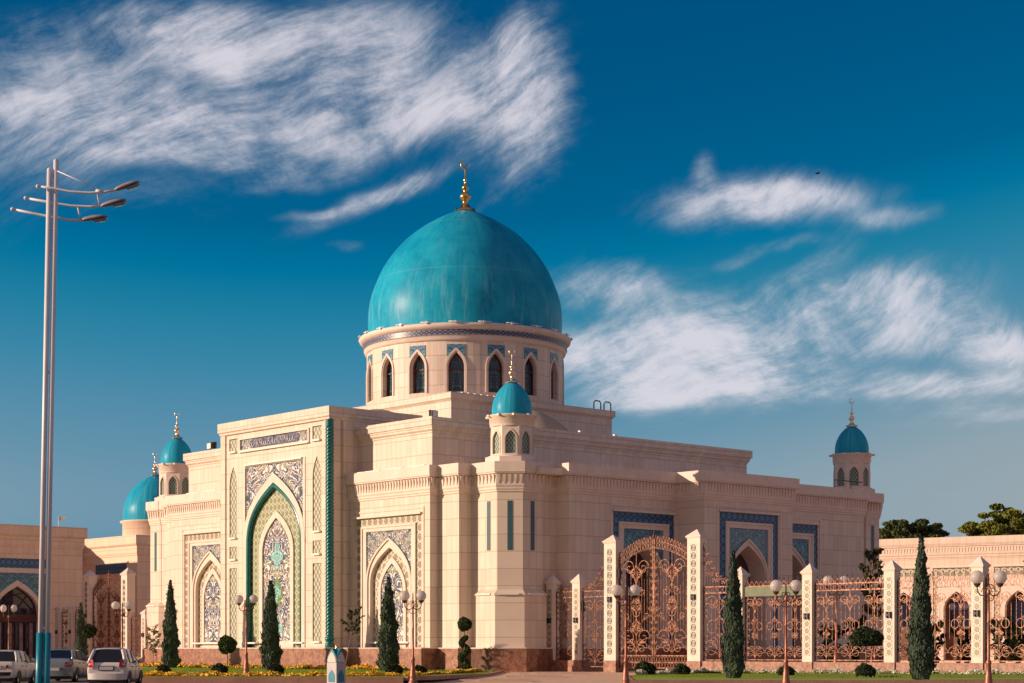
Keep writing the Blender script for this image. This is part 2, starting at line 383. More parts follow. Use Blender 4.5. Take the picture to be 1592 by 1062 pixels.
# right-facade returns
wall.box(.2, 2.29, -1.8, -1.0, 1.5, 11.75)
wall.box(33.4, 35.8, -1.8, -1.0, 1.5, 11.75)
def panel_set(F, c, wall_a0, wall_a1, D, parts, depth, root, mats):
    """layered arch panel: wall skin, tiled border, stone frame, spandrel, arch mouldings, recess"""
    bo, bi, sp = D['bo'], D['bi'], D['sp']; zt, zi, zs = D['zt'], D['zi'], D['zs']; zb = 1.5
    wall.region(F, rect(wall_a0, wall_a1, 1.5, 11.75), [rect(c-bo, c+bo, zb+.001, zt)], 0, -depth, (0, 0))
    t = MB()
    t.region(F, [(c+bo, zb), (c+bo, zt), (c-bo, zt), (c-bo, zb), (c-bi, zb), (c-bi, zi), (c+bi, zi), (c+bi, zb)], (), -.08, -depth, (c, 0)); t.build('tile_border', mats[0], root)
    g = MB()
    g.region(F, [(c+bi, zb), (c+bi, zi), (c-bi, zi), (c-bi, zb), (c-bi+.14, zb), (c-bi+.14, zi-.14), (c+bi-.14, zi-.14), (c+bi-.14, zb)], (), .05, -depth)
    i1 = bi-.14; z1 = zi-.14
    g.region(F, [(c+i1, zb), (c+i1, z1), (c-i1, z1), (c-i1, zb), (c-sp, zb), (c-sp, zs), (c+sp, zs), (c+sp, zb)], (), -.02, -depth)
    ao = arch(c, sp, zb, D['as0'], D['a0'], D.get('p', 2.4)); am = arch(c, sp-.14, zb, D['as0'], D['a0']-.16, D.get('p', 2.4)); ai = arch(c, D['w1'], zb, D['as0'], D['a1'], D.get('p', 2.4))
    g.region(F, ao + am[::-1], (), 0.0, -depth); g.region(F, am + ai[::-1], (), -.10, -depth)
    ledge = MB(); ledge.fbox(F, c-bo-.12, c+bo+.12, zt+.01, zt+.14, -.05, .2); ledge.build('ledge', 'trim', root)
    m1 = MB(); m1.region(F, [(c+bo+.30, zb), (c+bo+.30, zt+.5), (c-bo-.30, zt+.5), (c-bo-.30, zb), (c-bo-.18, zb), (c-bo-.18, zt+.38), (c+bo+.18, zt+.38), (c+bo+.18, zb)], (), .05, -.05)
    m1.build('outer_moulding', 'trim', root)
    s = MB(); sl = [(c+sp, zs)] + [(c-sp, zs)] + ao[::-1][1:-1]; s.region(F, sl, (), -.12, -depth, (c, D['a0'])); s.build('spandrel_tile', mats[1], root)
    bl = MB(); bl.region(F, sl, [[(c+(x-c)*.965, zz+.0) for x, zz in sl]] if False else (), -.13, -depth)
    # thin dark outline on the arch edge
    e = MB(); pts = [F(a, z, -.10) for a, z in ao[1:-1]]; e.tube(pts, .035, 4); e.build('arch_outline', 'arabblue', root)
    if 'w2' in D:   # blind niche with tile band and lancet
        b = MB(); i2 = arch(c, D['w2'], zb, D['s2'], D['a2']); i3 = arch(c, D['w3'], D['z3'], D['s2'], D['a3'])
        b.region(F, ai + i2[::-1], (), -.42, -depth, (c, 0)); b.build('niche_tile', mats[2], root)
        g.region(F, [(x, z) for x, z in i2], [i3], -.32, -depth)
        l = MB(); l.region(F, arch(c, D['w3']+.01, D['z3']-.01, D['s2'], D['a3']+.01), (), -.40, -depth, (c, 0)); l.build('lancet_tile', mats[3], root)
        lb = MB(); lb.fbox(F, c-D['w1']-.1, c+D['w1']+.1, 1.86, 1.97, -.4, .06); lb.build('light_bar', 'led', root)
    g.build('carved_frame', 'trim', root)
DW = dict(bo=3.66, bi=3.05, sp=2.52, zt=10.5, zi=9.95, zs=9.57, as0=5.9, a0=9.11, w1=2.17, a1=8.42, w2=1.54, a2=7.8, w3=1.27, a3=7.34, s2=5.3, z3=2.0)
def sub(name, label=None):
    o = bpy.data.objects.new(name, None); COL.objects.link(o); o.parent = MQ
    if label: o['label'] = label
    return o
pn = sub('arch_panel', 'arched tile panel on the wing right of the portal'); panel_set(FL(-3.8), 8.5, 3.91, 13.0, DW, None, .95, pn, ('bordercream', 'arabfine', 'bordercream', 'arab'))
pn = sub('arch_panel', 'arched tile panel on the wing left of the portal'); panel_set(FL(-3.8), 31.3, 26.9, 37.0, DW, None, .95, pn, ('bordercream', 'arabfine', 'bordercream', 'arab'))
DR = dict(bo=2.96, bi=2.42, sp=1.94, zt=10.75, zi=10.08, zs=9.65, as0=6.3, a0=9.1, w1=1.72, a1=8.6)
for c, a0, a1, mm, dd, lab in ((9.3, 2.27, 12.52, ('borderblue', 'arabblue'), 1.3, 'shaded doorway bay left of the projecting right porch'), (17.15, 12.5, 21.8, ('borderblue', 'arabpale'), 3.9, 'arched doorway of the projecting right porch'), (24.9, 21.78, 33.4, ('borderblue', 'arabblue'), 1.3, 'shaded doorway bay right of the projecting porch')):
    D = dict(DR); v0 = -3.1
    if c == 17.15: D = dict(bo=3.1, bi=2.45, sp=2.05, zt=10.96, zi=10.33, zs=9.9, as0=6.4, a0=9.21, w1=1.83, a1=8.72); v0 = -5.7
    pn = sub('doorway_bay', lab); panel_set(FR(v0), c, a0, a1, D, None, dd, pn, mm)
    rd = 1.6 if c == 17.15 else dd
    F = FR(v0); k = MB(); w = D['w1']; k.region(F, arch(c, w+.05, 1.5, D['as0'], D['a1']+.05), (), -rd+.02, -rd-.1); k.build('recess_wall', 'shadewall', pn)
    k = MB(); k.region(F, arch(c, w*.72, 1.5, D['as0']-1.0, D['a1']-1.2), (), -rd+.12, -rd); k.build('door', 'wood', pn)
    k = MB(); k.region(F, arch(c, w*.6, 4.6, D['as0']-1.0, D['a1']-1.5), (), -rd+.16, -rd+.1); k.build('fanlight', 'winglass', pn)
# bare wall skin of block returns comes with the region sides; portal
PU, PC = -5.5, 19.95
F = FL(PU)
pt = sub('portal', 'tall portal with inscription and deep pointed arch')
pw = MB()
pw.region(F, rect(12.95, 26.95, 1.5, 17.9), [rect(PC-6.35, PC+6.35, 1.51, 17.55)], 0, -1.2)
pw.box(-4.55, 2.5, 12.95, 26.95, 1.5, 17.9)
holes = [rect(PC-4.5, PC+4.5, 16.1, 17.1), rect(PC-3.98, PC+3.98, 1.52, 15.1)]
for s_ in (-1, 1):
    o = PC+s_*5.38; holes += [rect(o-.55, o+.55, 16.05, 17.15), arch(o, .52, 9.65, 13.6, 15.05, 2.0, 8), rect(o-.52, o+.52, 8.05, 9.1), rect(o-.52, o+.52, 1.9, 7.5)]
pw.region(F, rect(PC-6.35, PC+6.35, 1.51, 17.55), holes, -.09, -1.0)
po = [(-5.5, 26.95), (-5.5, 12.95), (2.5, 12.95), (2.5, 26.95)]
loft(pw, po, [(0, 17.45), (.06, 17.5), (.06, 17.62), (.16, 17.7), (.16, 18.38), (-.3, 18.38), (-.3, 17.9)])
pw.build('portal_wall', 'stone', pt)
for s_ in (-1, 1):
    o = PC+s_*5.38
    for z0, z1, kind in ((16.1, 17.1, 0), (9.68, 15.0, 1), (8.08, 9.08, 0), (1.93, 7.47, 0)):
        k = MB()
        if kind: k.region(F, arch(o, .5, z0, 13.6, z1, 2.0, 8), (), -.16, -.8, (o, z0))
        else: k.region(F, rect(o-.5, o+.5, z0, z1), (), -.16, -.8, (o, z0))
        k.build('lattice_panel', 'lattgrey', pt)
        k = MB(); k.fbox(F, o-.5, o+.42, z0-.03, z0+.1, -.1, .1); k.build('light_bar', 'led', pt)
# inscription
k = MB(); k.region(F, rect(PC-4.39, PC+4.39, 16.2, 17.0), (), -.14, -.8, (PC, 16.6)); ins = k.build('inscription_panel', 'arabfine', pt)
k = MB(); k.region(F, [(PC+3.1*cos(t)+(.0) if False else PC+(2.75 if cos(t) > 0 else -2.75)+.42*cos(t), 16.6+.33*sin(t)) for t in [2*pi*i/28+.01 for i in range(28)]], (), -.10, -.5, (PC, 16.6)); k.build('cartouche', 'kufic', pt)
k = MB(); rr = random.Random(3); a = PC-2.9
while a < PC+2.9:
    t = rr.random()
    P = lambda x, z: F(x, z, -.07)
    if t < .45: k.tube([P(a, 16.38), P(a+.02, 16.6), P(a-.01, 16.88)], .022, 4); a += .14
    elif t < .75: k.tube([P(a, 16.62), P(a+.06, 16.42), P(a+.22, 16.38), P(a+.34, 16.5), P(a+.32, 16.62)], .022, 4); a += .26
    else: k.tube([P(a, 16.75), P(a+.1, 16.82), P(a+.2, 16.7), P(a+.08, 16.58), P(a-.04, 16.46)], .022, 4); a += .2
k.build('lettering', 'white', pt)
k = MB(); k.region(F, rect(PC-4.5, PC+4.5, 16.1, 17.1), [rect(PC-4.36, PC+4.36, 16.22, 16.98)], .0, -.2); k.build('inscription_frame', 'trim', pt)
k = MB(); k.fbox(F, PC-4.5, PC+4.5, 16.02, 16.1, -.1, .12); k.build('light_bar', 'led', pt)
# great arch
P0 = arch(PC, 3.95, 1.5, 9.0, 14.23, 2.5, 20); P1 = arch(PC, 3.55, 1.5, 9.0, 13.55, 2.5, 20); P2 = arch(PC, 3.3, 1.5, 9.0, 13.1, 2.5, 20)
P3 = arch(PC, 2.2, 1.5, 8.6, 11.52, 2.2, 20); P4 = arch(PC, 1.78, 2.05, 8.5, 11.0, 2.2, 20)
k = MB(); k.region(F, P0 + P1[::-1], (), -.02, -1.0)
k.region(F, [(PC+3.98, 1.52), (PC+3.98, 15.1), (PC-3.98, 15.1), (PC-3.98, 1.52), (PC-3.95, 1.52), (PC-3.72, 9.2), (PC-3.72, 14.92), (PC+3.72, 14.92), (PC+3.72, 9.2), (PC+3.95, 1.52)], (), -.04, -.8)
k.region(F, P3, [P4], -.26, -1.0)
k.build('arch_moulding', 'trim', pt)
k = MB(); sl = [(PC+3.73, 9.0), (PC+3.73, 14.93), (PC-3.73, 14.93), (PC-3.73, 9.0)]
inner = [p for p in P0 if p[1] > 9.0 and abs(p[0]-PC) < 3.73]
k.region(F, [(PC+3.73, 14.93), (PC-3.73, 14.93), (PC-3.73, inner[-1][1])] + inner[::-1] + [(PC+3.73, inner[0][1])], (), -.14, -.8, (PC, 12)); k.build('spandrel_tile', 'arab', pt)
k = MB(); k.tube([F(a_, z_, -.08) for a_, z_ in P0[1:-1]], .05, 4); k.build('arch_outline', 'kufic', pt)
k = MB(); k.tube([F(a_, z_, -.18) for a_, z_ in arch(PC, 3.44, 1.5, 9.0, 13.34, 2.5, 24)], .19, 10); k.build('teal_arch_roll', 'tealgl', pt)
k = MB(); k.region(F, P1 + P3[::-1], (), -.36, -1.1, (PC, 0)); k.build('niche_tile', 'lattgreen', pt)
k = MB(); k.region(F, arch(PC, 1.8, 2.0, 8.5, 11.02, 2.2, 20), (), -.38, -1.1, (PC, 0)); k.build('lancet_tile', 'arab', pt)
def lobed(c, r, n, amp, zsq=1.0): return [(c[0]+r*(1+amp*cos(n*2*pi*i/64))*cos(2*pi*i/64), c[1]+zsq*r*(1+amp*cos(n*2*pi*i/64))*sin(2*pi*i/64)) for i in range(64)]
M['cyan'] = mat('cyan_medallion_tile', rough=.3, build=arabesque((.03,.36,.42), (.55,.72,.66), ((.03,.25,.22), (.25,.50,.30), (.04,.45,.50)), 4, 5))
M['greenmed'] = mat('green_medallion_tile', rough=.3, build=arabesque((.05,.15,.05), (.35,.42,.16), ((.04,.12,.06), (.16,.26,.08), (.03,.12,.10)), 5, 5))
k = MB(); k.region(F, lobed((PC, 8.2), .62, 4, .28, 1.25), (), -.36, -.5, (PC, 8.2)); k.build('upper_medallion', 'cyan', pt)
k = MB(); k.region(F, lobed((PC, 5.55), .66, 4, .10, 1.5), (), -.368, -.5, (PC, 5.5)); k.build('middle_medallion', 'greenmed', pt)
k = MB(); k.region(F, lobed((PC, 5.55), .42, 4, .25, 1.3), (), -.35, -.5, (PC, 5.5)); k.build('middle_medallion_heart', 'cyan', pt)
k = MB(); k.region(F, lobed((PC, 2.95), .6, 4, .28, 1.2), (), -.36, -.5, (PC, 3)); k.build('lower_medallion', 'cyan', pt)
for a_, b_, z_ in ((PC-3.85, PC-2.2, 1.86), (PC+2.2, PC+3.85, 1.86), (PC-3.7, PC+3.7, 14.98)): k = MB(); k.fbox(F, a_, b_, z_, z_+.11, -.3, .10); k.build('light_bar', 'led', pt)
# twisted corner column
k = MB(); n = 24; H0, H1 = 1.5, 17.45; vs = []; fs = []; us = []; N = 420
for i in range(N+1):
    z = H0+(H1-H0)*i/N; hz = z-H0
    if hz < .9: base = .27 + .07*sin(pi*hz/.45)**2 * (1 if hz < .9 else 0); am = .0
    elif hz > H1-H0-.5: base = .29; am = 0
    else: base = .27; am = .028
    for j in range(n):
        a = 2*pi*j/n; r = base+am*cos(5*(a-z*2*pi/1.25)); vs.append((-5.46+r*cos(a), 12.98+r*sin(a), z)); us.append((a, z))
fs = [(i*n+j, i*n+(j+1) % n, (i+1)*n+(j+1) % n, (i+1)*n+j) for i in range(N) for j in range(n)]
k.add(vs, fs, us, True); k.build('twisted_column', 'tealgl', pt)
# walls + plinth
wall.build('wall', 'stone', MQ)
pl = MB()
plp = [(-2.35, 43.8), (-2.35, 38.6), (-4.0, 38.6), (-4.8, 37.5), (-4.8, 27.6), (-6.1, 27.6), (-6.1, 12.35), (-4.8, 12.35), (-4.8, 3.6), (-3.4, 3.6), (-3.4, 1.5), (-2.65, 1.5), (-2.65, -1.1), (-1.1, -2.65), (1.9, -2.65), (1.9, -3.6), (12.1, -3.6), (12.1, -6.2), (22.2, -6.2), (22.2, -3.6), (33.8, -3.6), (33.8, -2.65), (37.2, -2.65), (38.2, -1), (38.2, 44.5), (0, 44.9)]
pl.prism(plp, 0, 1.5); pl.build('plinth', 'granite', MQ)
k = MB(); loft(k, plp, [(.0, 1.501), (.04, 1.501), (.04, 1.56), (-.5, 1.58)]); k.build('plinth_coping', 'trim', MQ)
# cornice along the outer wall line
cp = [(-1.97, 42.4), (-1.97, 38.8), (-3.08, 38.8), (-3.08, 37.0), (-3.8, 37.0), (-3.8, 26.5)]
cp2 = [(-3.8, 13.4), (-3.8, 3.91), (-3.08, 3.91), (-3.08, 1.78), (-1.97, 1.78), (-1.97, .3)]
cp3 = [(.3, -1.8), (2.27, -1.8), (2.27, -3.1), (12.5, -3.1), (12.5, -5.7), (21.8, -5.7), (21.8, -3.1), (33.4, -3.1), (33.4, -1.8), (35.7, -1.8)]
for p_ in (cp, cp2, cp3):
    k = MB(); loft(k, p_, CORN, False); ko = k.build('cornice', 'trim', MQ); kc = MB(); corbels(kc, offset_path(p_, .17, False), 12.26, 12.84, 0, .12, .31, False, .55)
    kc.build('corbel_band', 'trim', ko)
k = MB(); k.box(-3.6, 0, 3.5, 38.5, 12.9, 13.3); k.box(0, 36, -2.9, 5, 12.9, 13.31); k.box(12.7, 21.6, -5.5, -1, 12.9, 13.3)
# upper tier and dome base
k.build('flat_roof', 'trim', MQ)
k = MB(); T1 = [(-3.0, 35.6), (-3.0, 4.67), (28.7, 4.67), (28.7, 35.6)]
k.prism(T1, 13.0, 16.6)
loft(k, T1, [(0, 15.95), (.05, 16.0), (.05, 16.08), (.17, 16.2), (.17, 16.32), (.22, 16.36), (.22, 16.44), (.32, 16.48), (.32, 17.03), (-.3, 17.03), (-.3, 16.6)])
k.build('upper_tier', 'stone', MQ)
DU, DV = 12.87, 20.2; h = 8.2
k = MB(); T2 = [(DU-h, DV+h), (DU-h, DV-h), (DU+h, DV-h), (DU+h, DV+h)]
k.prism(T2, 16.4, 20.0); loft(k, T2, [(0, 19.55), (.14, 19.72), (.2, 19.75), (.2, 20.2), (-.3, 20.2), (-.3, 20.0)]); k.build('dome_base', 'stone', MQ)
for cu, cv in ((9.2, 8.9), (.9, 15.9)):
    k = MB(); prof = [(4.1, 16.4), (3.3, 17.3), (2.3, 18.15), (1.2, 18.75), (.5, 18.95), (.02, 19.0)]; k.lathe(prof, (cu, cv, 0), 36); k.build('scalloped_roof', 'scale', MQ)
# drum
dr = sub('drum'); dr.name = 'drum'
RD = 7.78; k = MB()
def FC(th, R=RD):      # frame tangent to the drum at angle th
    c_, s_ = cos(th), sin(th); R_ = R*cos(radians(5.6))
    return lambda a, z, d: (DU+(R_+d)*c_-a*s_, DV+(R_+d)*s_+a*c_, z)
hw = RD*sin(radians(5.6)); wz0, wz1 = 20.75, 23.75
tl = MB(); gl = MB(); fr = MB(); sd = MB()
frames = []
for i in range(16):
    th = i*pi/8; F = FC(th); A = arch(0, .6, wz0, 22.6, wz1, 2.2, 8)
    k.region(F, rect(-hw, hw, 19.9, 24.7), [A], 0, -.65, (-th*RD, 0))
    for q in range(3):
        t0 = th+radians(5.6+11.3*q/3); t1 = th+radians(5.6+11.3*(q+1)/3)
        k.add([(DU+RD*cos(t), DV+RD*sin(t), z) for t in (t0, t1) for z in (19.9, 24.7)], [(0, 2, 3, 1)], [(t*RD, z) for t in (t0, t1) for z in (19.9, 24.7)])
    w = bpy.data.objects.new('drum_window', None)
    wm = MB(); wm.region(F, arch(0, .66, wz0-.1, 22.6, wz1+.08, 2.2, 8), (), -.5, -.56, (0, wz0)); wm.build('drum_window_glass', 'drumglass', dr)
    fm = MB(); fm.region(F, arch(0, .6, wz0, 22.6, wz1, 2.2, 8), [arch(0, .5, wz0+.1, 22.6, wz1-.15, 2.2, 8)], -.38, -.52)
    fm.fbox(F, -.52, .52, 22.5, 22.6, -.52, -.4); fm.build('drum_window_frame', 'mullion', dr)
    sm_ = MB(); sm_.region(F, arch(0, .82, wz0, 22.6, wz1+.33, 2.2, 8)+arch(0, .68, wz0, 22.6, wz1+.12, 2.2, 8)[::-1], (), .07, -.1); sm_.build('drum_window_surround', 'trim', dr)
    tm = MB(); ap = [p for p in arch(0, .82, wz0, 22.6, wz1+.33, 2.2, 10) if p[1] > 23.35 and abs(p[0]) < .66]
    tm.region(F, [(.68, ap[0][1]), (.68, 24.32), (-.68, 24.32), (-.68, ap[0][1])]+ap[::-1], (), .035, -.1, (0, 24)); tm.build('drum_window_tile', 'arabblue', dr)
    bpy.data.objects.remove(w)
k.build('drum_wall', 'stone', dr)
k = MB(); k.lathe([(7.75, 24.6), (7.92, 24.65), (7.92, 24.75), (8.0, 24.85), (8.0, 25.0), (8.08, 25.02)], (DU, DV, 0), 96, cap=False); k.lathe([(8.08, 25.4), (8.22, 25.48), (8.34, 25.6), (8.38, 25.85), (7.5, 25.95)], (DU, DV, 0), 96, cap=False); k.build('drum_cornice', 'trim', dr)
k = MB(); k.lathe([(8.06, 25.0), (8.06, 25.42)], (DU, DV, 0), 96, cap=False); k.build('drum_tile_band', mat('drum_band_tile', rough=.35, build=medallions((.03,.05,.15), (.40,.38,.34), (.10,.12,.24), .42)), dr)
k = MB(); k.tube([(8.42, -.5, 25.93), (8.42, .5, 25.93)], .04, 4); k.box(8.34, 8.50, -.1, .1, 25.84, 25.98); k.box(8.36, 8.46, -.04, .04, 25.8, 25.9); fl0 = k.build('rim_floodlight', 'steel', dr); fl0.location = (DU, DV, 0)
for i in range(1, 24):
    o = fl0.copy(); COL.objects.link(o); o.rotation_euler = (0, 0, 2*pi*i/24)
DP = [(7.58,25.9),(7.64,26.4),(7.68,27.4),(7.6,28.4),(7.39,29.35),(7.03,30.3),(6.58,31.3),(5.93,32.3),(5.14,33.25),(4.06,34.25),(2.52,35.25),(1.2,35.9),(.3,36.25),(.02,36.3)]
def resample(pr, m_=5):
    out = []
    for i in range(len(pr)-1):
        p0 = pr[max(i-1, 0)]; p1 = pr[i]; p2 = pr[i+1]; p3 = pr[min(i+2, len(pr)-1)]
        for j in range(m_):
            t = j/m_; out.append(tuple(.5*((2*p1[q])+(-p0[q]+p2[q])*t+(2*p0[q]-5*p1[q]+4*p2[q]-p3[q])*t*t+(-p0[q]+3*p1[q]-3*p2[q]+p3[q])*t**3) for q in (0, 1)))
    return out+[pr[-1]]
k = MB(); k.lathe([(r, z-25.9) for r, z in resample(DP)], (0,0,0), 128, cap=False); dm = k.build('dome', 'dome', MQ); dm.location = (DU, DV, 25.9)
def finial(parent, loc, s, name='finial', m='gold'):
    k = MB(); k.lathe([(.85,-.1),(.8,.08),(.42,.22),(.25,.5),(.2,.75),(.42,.95),(.46,1.15),(.2,1.4),(.14,1.6),(.28,1.72),(.28,1.86),(.1,2.0),(.08,2.3),(.15,2.4),(.07,2.5),(.055,3.2),(.03,3.3)], (0,0,0), 20)
    pts = []
    for i in range(21):
        a = radians(-70)+radians(320)*i/20; pts.append((0, .0, 3.68))
    # crescent: facing the left facade direction so that its ring shows, horns up
    ring = []
    for i in range(23):
        a = radians(78)+radians(300)*i/22; ring.append((.33*cos(a)*.66, -.33*cos(a)*.75, 3.62+.33*sin(a)))
    k.tube(ring, [.015+.065*sin(pi*i/22) for i in range(23)], 8)
    o = k.build(name, m, parent); o.location = loc; o.scale = (s, s, s); return o
finial(dm, (0, 0, .0+10.3), 1.0)
# corner towers
OCT = lambda c, r: [(c[0]+r/cos(pi/8)*cos(-pi/8-pi/4*i), c[1]+r/cos(pi/8)*sin(-pi/8-pi/4*i)) for i in range(8)][::-1]
def tower(cu, cv, lab):
    t = sub('corner_tower', lab); c = (cu, cv); k = MB()
    k.prism(OCT(c, 2.32), 1.5, 4.95, False); loft(k, OCT(c, 2.32), [(0, 4.95), (.07, 4.97), (.07, 5.07), (-.28, 5.35)], True); k.prism(OCT(c, 2.03), 5.2, 11.9, False)
    k.build('tower_shaft', 'stone', t)
    k = MB(); loft(k, OCT(c, 2.03), CORN, True); k.prism(OCT(c, 2.1), 13.0, 13.3); k.prism(OCT(c, 1.72), 13.2, 14.08)
    k.build('tower_cornice', 'trim', t)
    k = MB(); corbels(k, offset_path(OCT(c, 2.03), .17, True), 12.26, 12.84, 0, .13, .31, True, .55); k.build('corbel_band', 'trim', t)
    k = MB(); k.prism(OCT(c, 2.65), .0, 1.47); k.build('tower_plinth', 'granite', t)
    for i in range(8):
        th = pi/4*i; c_, s_ = cos(th), sin(th)
        if i in (3, 4, 5, 6, 7):
            Ft = lambda a, z, d: (cu+(2.03+d)*c_-a*s_, cv+(2.03+d)*s_+a*c_, z)
            s = MB(); s.region(Ft, rect(-.17, .17, 7.92, 11.14), (), .02, -.1); s.build('slit_tile', M['slit'], t)
        if i in (4, 5, 6):
            s = MB(); Fb = lambda a, z, d: (cu+(2.32+d)*c_-a*s_, cv+(2.32+d)*s_+a*c_, z); s.fbox(Fb, -.7, .6, 5.0, 5.1, 0, .14); s.build('light_bar', 'led', t)
    # lantern
    k = MB(); R_ = 1.36
    gr = MB(); su = MB()
    for i in range(8):
        th = pi/4*i; c_, s_ = cos(th), sin(th); ap = R_; w2 = ap*math.tan(pi/8)
        Ft = lambda a, z, d: (cu+(ap+d)*c_-a*s_, cv+(ap+d)*s_+a*c_, z)
        A = arch(0, .37, 14.28, 15.2, 15.82, 2.1, 7)
        k.region(Ft, rect(-w2, w2, 14.05, 16.2), [A], 0, -.25, (-th*1.4, 0))
        gr.region(Ft, arch(0, .4, 14.25, 15.2, 15.85, 2.1, 7), (), -.1, -.16)
        su.region(Ft, arch(0, .44, 14.2, 15.2, 15.93, 2.1, 7), [arch(0, .36, 14.29, 15.2, 15.8, 2.1, 7)], .04, -.05)
    k.build('lantern_wall', 'trim', t); gr.build('lantern_grille', 'grille', t); su.build('lantern_surround', 'trim', t)
    k = MB(); k.lathe([(1.62, 14.08), (1.62, 14.16), (1.5, 14.2), (1.3, 14.2)], (cu, cv, 0), 32, cap=False); k.build('lantern_sill', 'trim', t); k = MB()
    k.lathe([(1.44, 16.1), (1.48, 16.18), (1.46, 16.26), (1.5, 16.3), (1.52, 16.7), (1.66, 16.78), (1.66, 16.86), (1.2, 16.9)], (cu, cv, 0), 32, cap=False)
    for i in range(10):
        a = 2*pi*i/10+.3; k.box(cu+1.66*cos(a)-.1, cu+1.66*cos(a)+.1, cv+1.66*sin(a)-.1, cv+1.66*sin(a)+.1, 16.74, 16.88)
    k.build('lantern_rim', 'trim', t)
    pr = [(1.31,0),(1.335,.2),(1.32,.55),(1.25,.9),(1.12,1.25),(.93,1.58),(.70,1.86),(.42,2.1),(.2,2.22),(.02,2.26)]
    k = MB(); k.lathe(resample(pr, 4), (0,0,0), 48, cap=False); o = k.build('lantern_dome', 'dome', t); o.location = (cu, cv, 16.9)
    finial(t, (cu, cv, 19.12), .56, 'finial', 'palegold')
M['slit'] = mat('teal_slit_tile', rough=.35, build=lattice((.008,.055,.09), (.16,.26,.24), (.01,.07,.11), .17, .24, .10))
tower(0, 0, 'near corner tower with turquoise lantern dome'); tower(0, 42.4, 'left corner tower beyond the portal'); tower(35.9, 0, 'right corner tower at the far end of the shaded facade')
# roof fittings
def floodlight(u, v, z, s=1.0, ang=0.0):
    k = MB(); c, n_ = cos(ang), sin(ang)
    P = lambda x, y, zz: (u+(x*c-y*n_)*s, v+(x*n_+y*c)*s, z+zz*s)
    k.tube([P(-.3, 0, 0), P(-.3, 0, .55), P(.3, 0, .55), P(.3, 0, 0)], .03*s, 4)
    vs = [P(x, y, zz) for y, zz, w in ((-.3, .25, .28), (.2, .35, .22)) for x, zz in ((-w, zz-.2), (w, zz-.2), (w, zz+.25), (-w, zz+.25))]
    k.add(vs, [(0,1,2,3), (4,7,6,5), (0,4,5,1), (1,5,6,2), (2,6,7,3), (3,7,4,0)]); o = k.build('floodlight', 'darkmetal', MQ)
    k = MB(); k.add([P(-.24, -.32, .08), P(.24, -.32, .08), P(.24, -.32, .46), P(-.24, -.32, .46)], [(0,1,2,3)]); k.build('floodlight_lens', 'led', o)
floodlight(-2.7, 5.0, 17.03, .9); floodlight(-3.1, 31.9, 17.03, 1.1, -pi/2); floodlight(26.2, .5, 13.5, 1.6, -1.2)
k = MB()
for u0 in (19.2, 20.3): k.tube([(u0, 12.1, 20.1), (u0, 12.1, 20.75), (u0+.15, 12.1, 20.9), (u0+.6, 12.1, 20.9), (u0+.75, 12.1, 20.75), (u0+.75, 12.1, 20.1)], .05, 6)
k.build('roof_ladder_rail', 'darkmetal', MQ)
k = MB(); k.tube([(31.2, -2.0, 13.6), (31.2, -2.0, 14.45), (34.6, -2.0, 14.45)], .05, 4); k.tube([(33.2, -2.0, 13.6), (33.2, -2.0, 14.45)], .05, 4); k.build('roof_rail', 'darkmetal', MQ)
k = MB()
for i, v in enumerate((5.2, 7.6, 10.2, 11.8)): k.box(-3.98, -3.84, v-.9, v+.9, 13.68, 13.76)
for v in (28.5, 31, 33.5): k.box(-3.98, -3.84, v-.9, v+.9, 13.68, 13.76)
for u0 in (4.4, 5.6, 6.8, 15.2, 16.7, 18.2, 19.6, 23.5): k.box(u0-.09, u0+.09, -3.3, -3.1, 13.68, 13.84)
for u0 in (6, 10.5, 14): k.box(u0-.12, u0+.12, 4.4, 4.6, 17.03, 17.16)
for i in range(9): k.box(5.6+i*.62, 5.9+i*.62, 11.85, 12.0, 20.2, 20.27)
k.build('parapet_light', 'led', MQ)

# ---------------------------------------------------------------- annex buildings
def annex_body(mb, poly, h, closed=True):
    mb.prism(poly, 0, h-.5)
    loft(mb, poly, [(0, h-2.1), (.08, h-2.05), (.08, h-1.95), (.14, h-1.8), (.14, h-1.1), (.26, h-1.0), (.3, h-.92), (.34, h-.9), (.34, h), (-.3, h), (-.3, h-.5)])
def ML(u, v): return world(u, v)[:2]
AX = thing('annex_building', 'shaded sandstone annex at the left edge with a blue tiled arched window', 'building', (0, 120, 0), pi/2-TH)
k = MB(); v0 = 68.0; poly = [(-22, v0), (4.95, v0), (4.95, 92), (-22, 92)]
k.prism([(-22, v0+.7), (4.9, v0+.7), (4.9, 92), (-22, 92)], 0, 12.6)
k.fbox(FR(v0), -1.0, 4.95, 0, 11.0, 0, -.8) if False else None
F = FR(v0); c = -1.75
hole = rect(c-2.95, c+2.95, .2, 9.95)
k.region(F, rect(-22, 4.95, 0.0, 11.02), [hole], 0, -.8)
loft(k, poly, [(0, 11.0), (.08, 11.05), (.08, 11.15), (.14, 11.3), (.14, 12.0), (.26, 12.1), (.3, 12.18), (.34, 12.2), (.34, 13.1), (-.3, 13.1), (-.3, 12.6)])
k.build('wall', 'annexstone', AX)
k = MB(); k.region(F, rect(c-2.95, c+2.95, 9.05, 9.95), (), -.06, -.5); k.build('tile_frieze', 'borderblue', AX)
k = MB(); A0 = arch(c, 2.5, .2, 4.9, 7.9, 2.3, 14); A1 = arch(c, 2.15, .25, 4.9, 7.35, 2.3, 14)
k.region(F, rect(c-2.95, c+2.95, 8.6, 9.05), (), .0, -.5); k.region(F, A0+A1[::-1], (), .0, -.7); k.build('arch_frame', 'trim', AX)
k = MB(); k.region(F, [(c+2.95, .2), (c+2.95, 8.6), (c-2.95, 8.6), (c-2.95, .2)]+A0[::-1], (), -.08, -.6, (c, 5)); k.build('spandrel_tile', 'arabblue', AX)
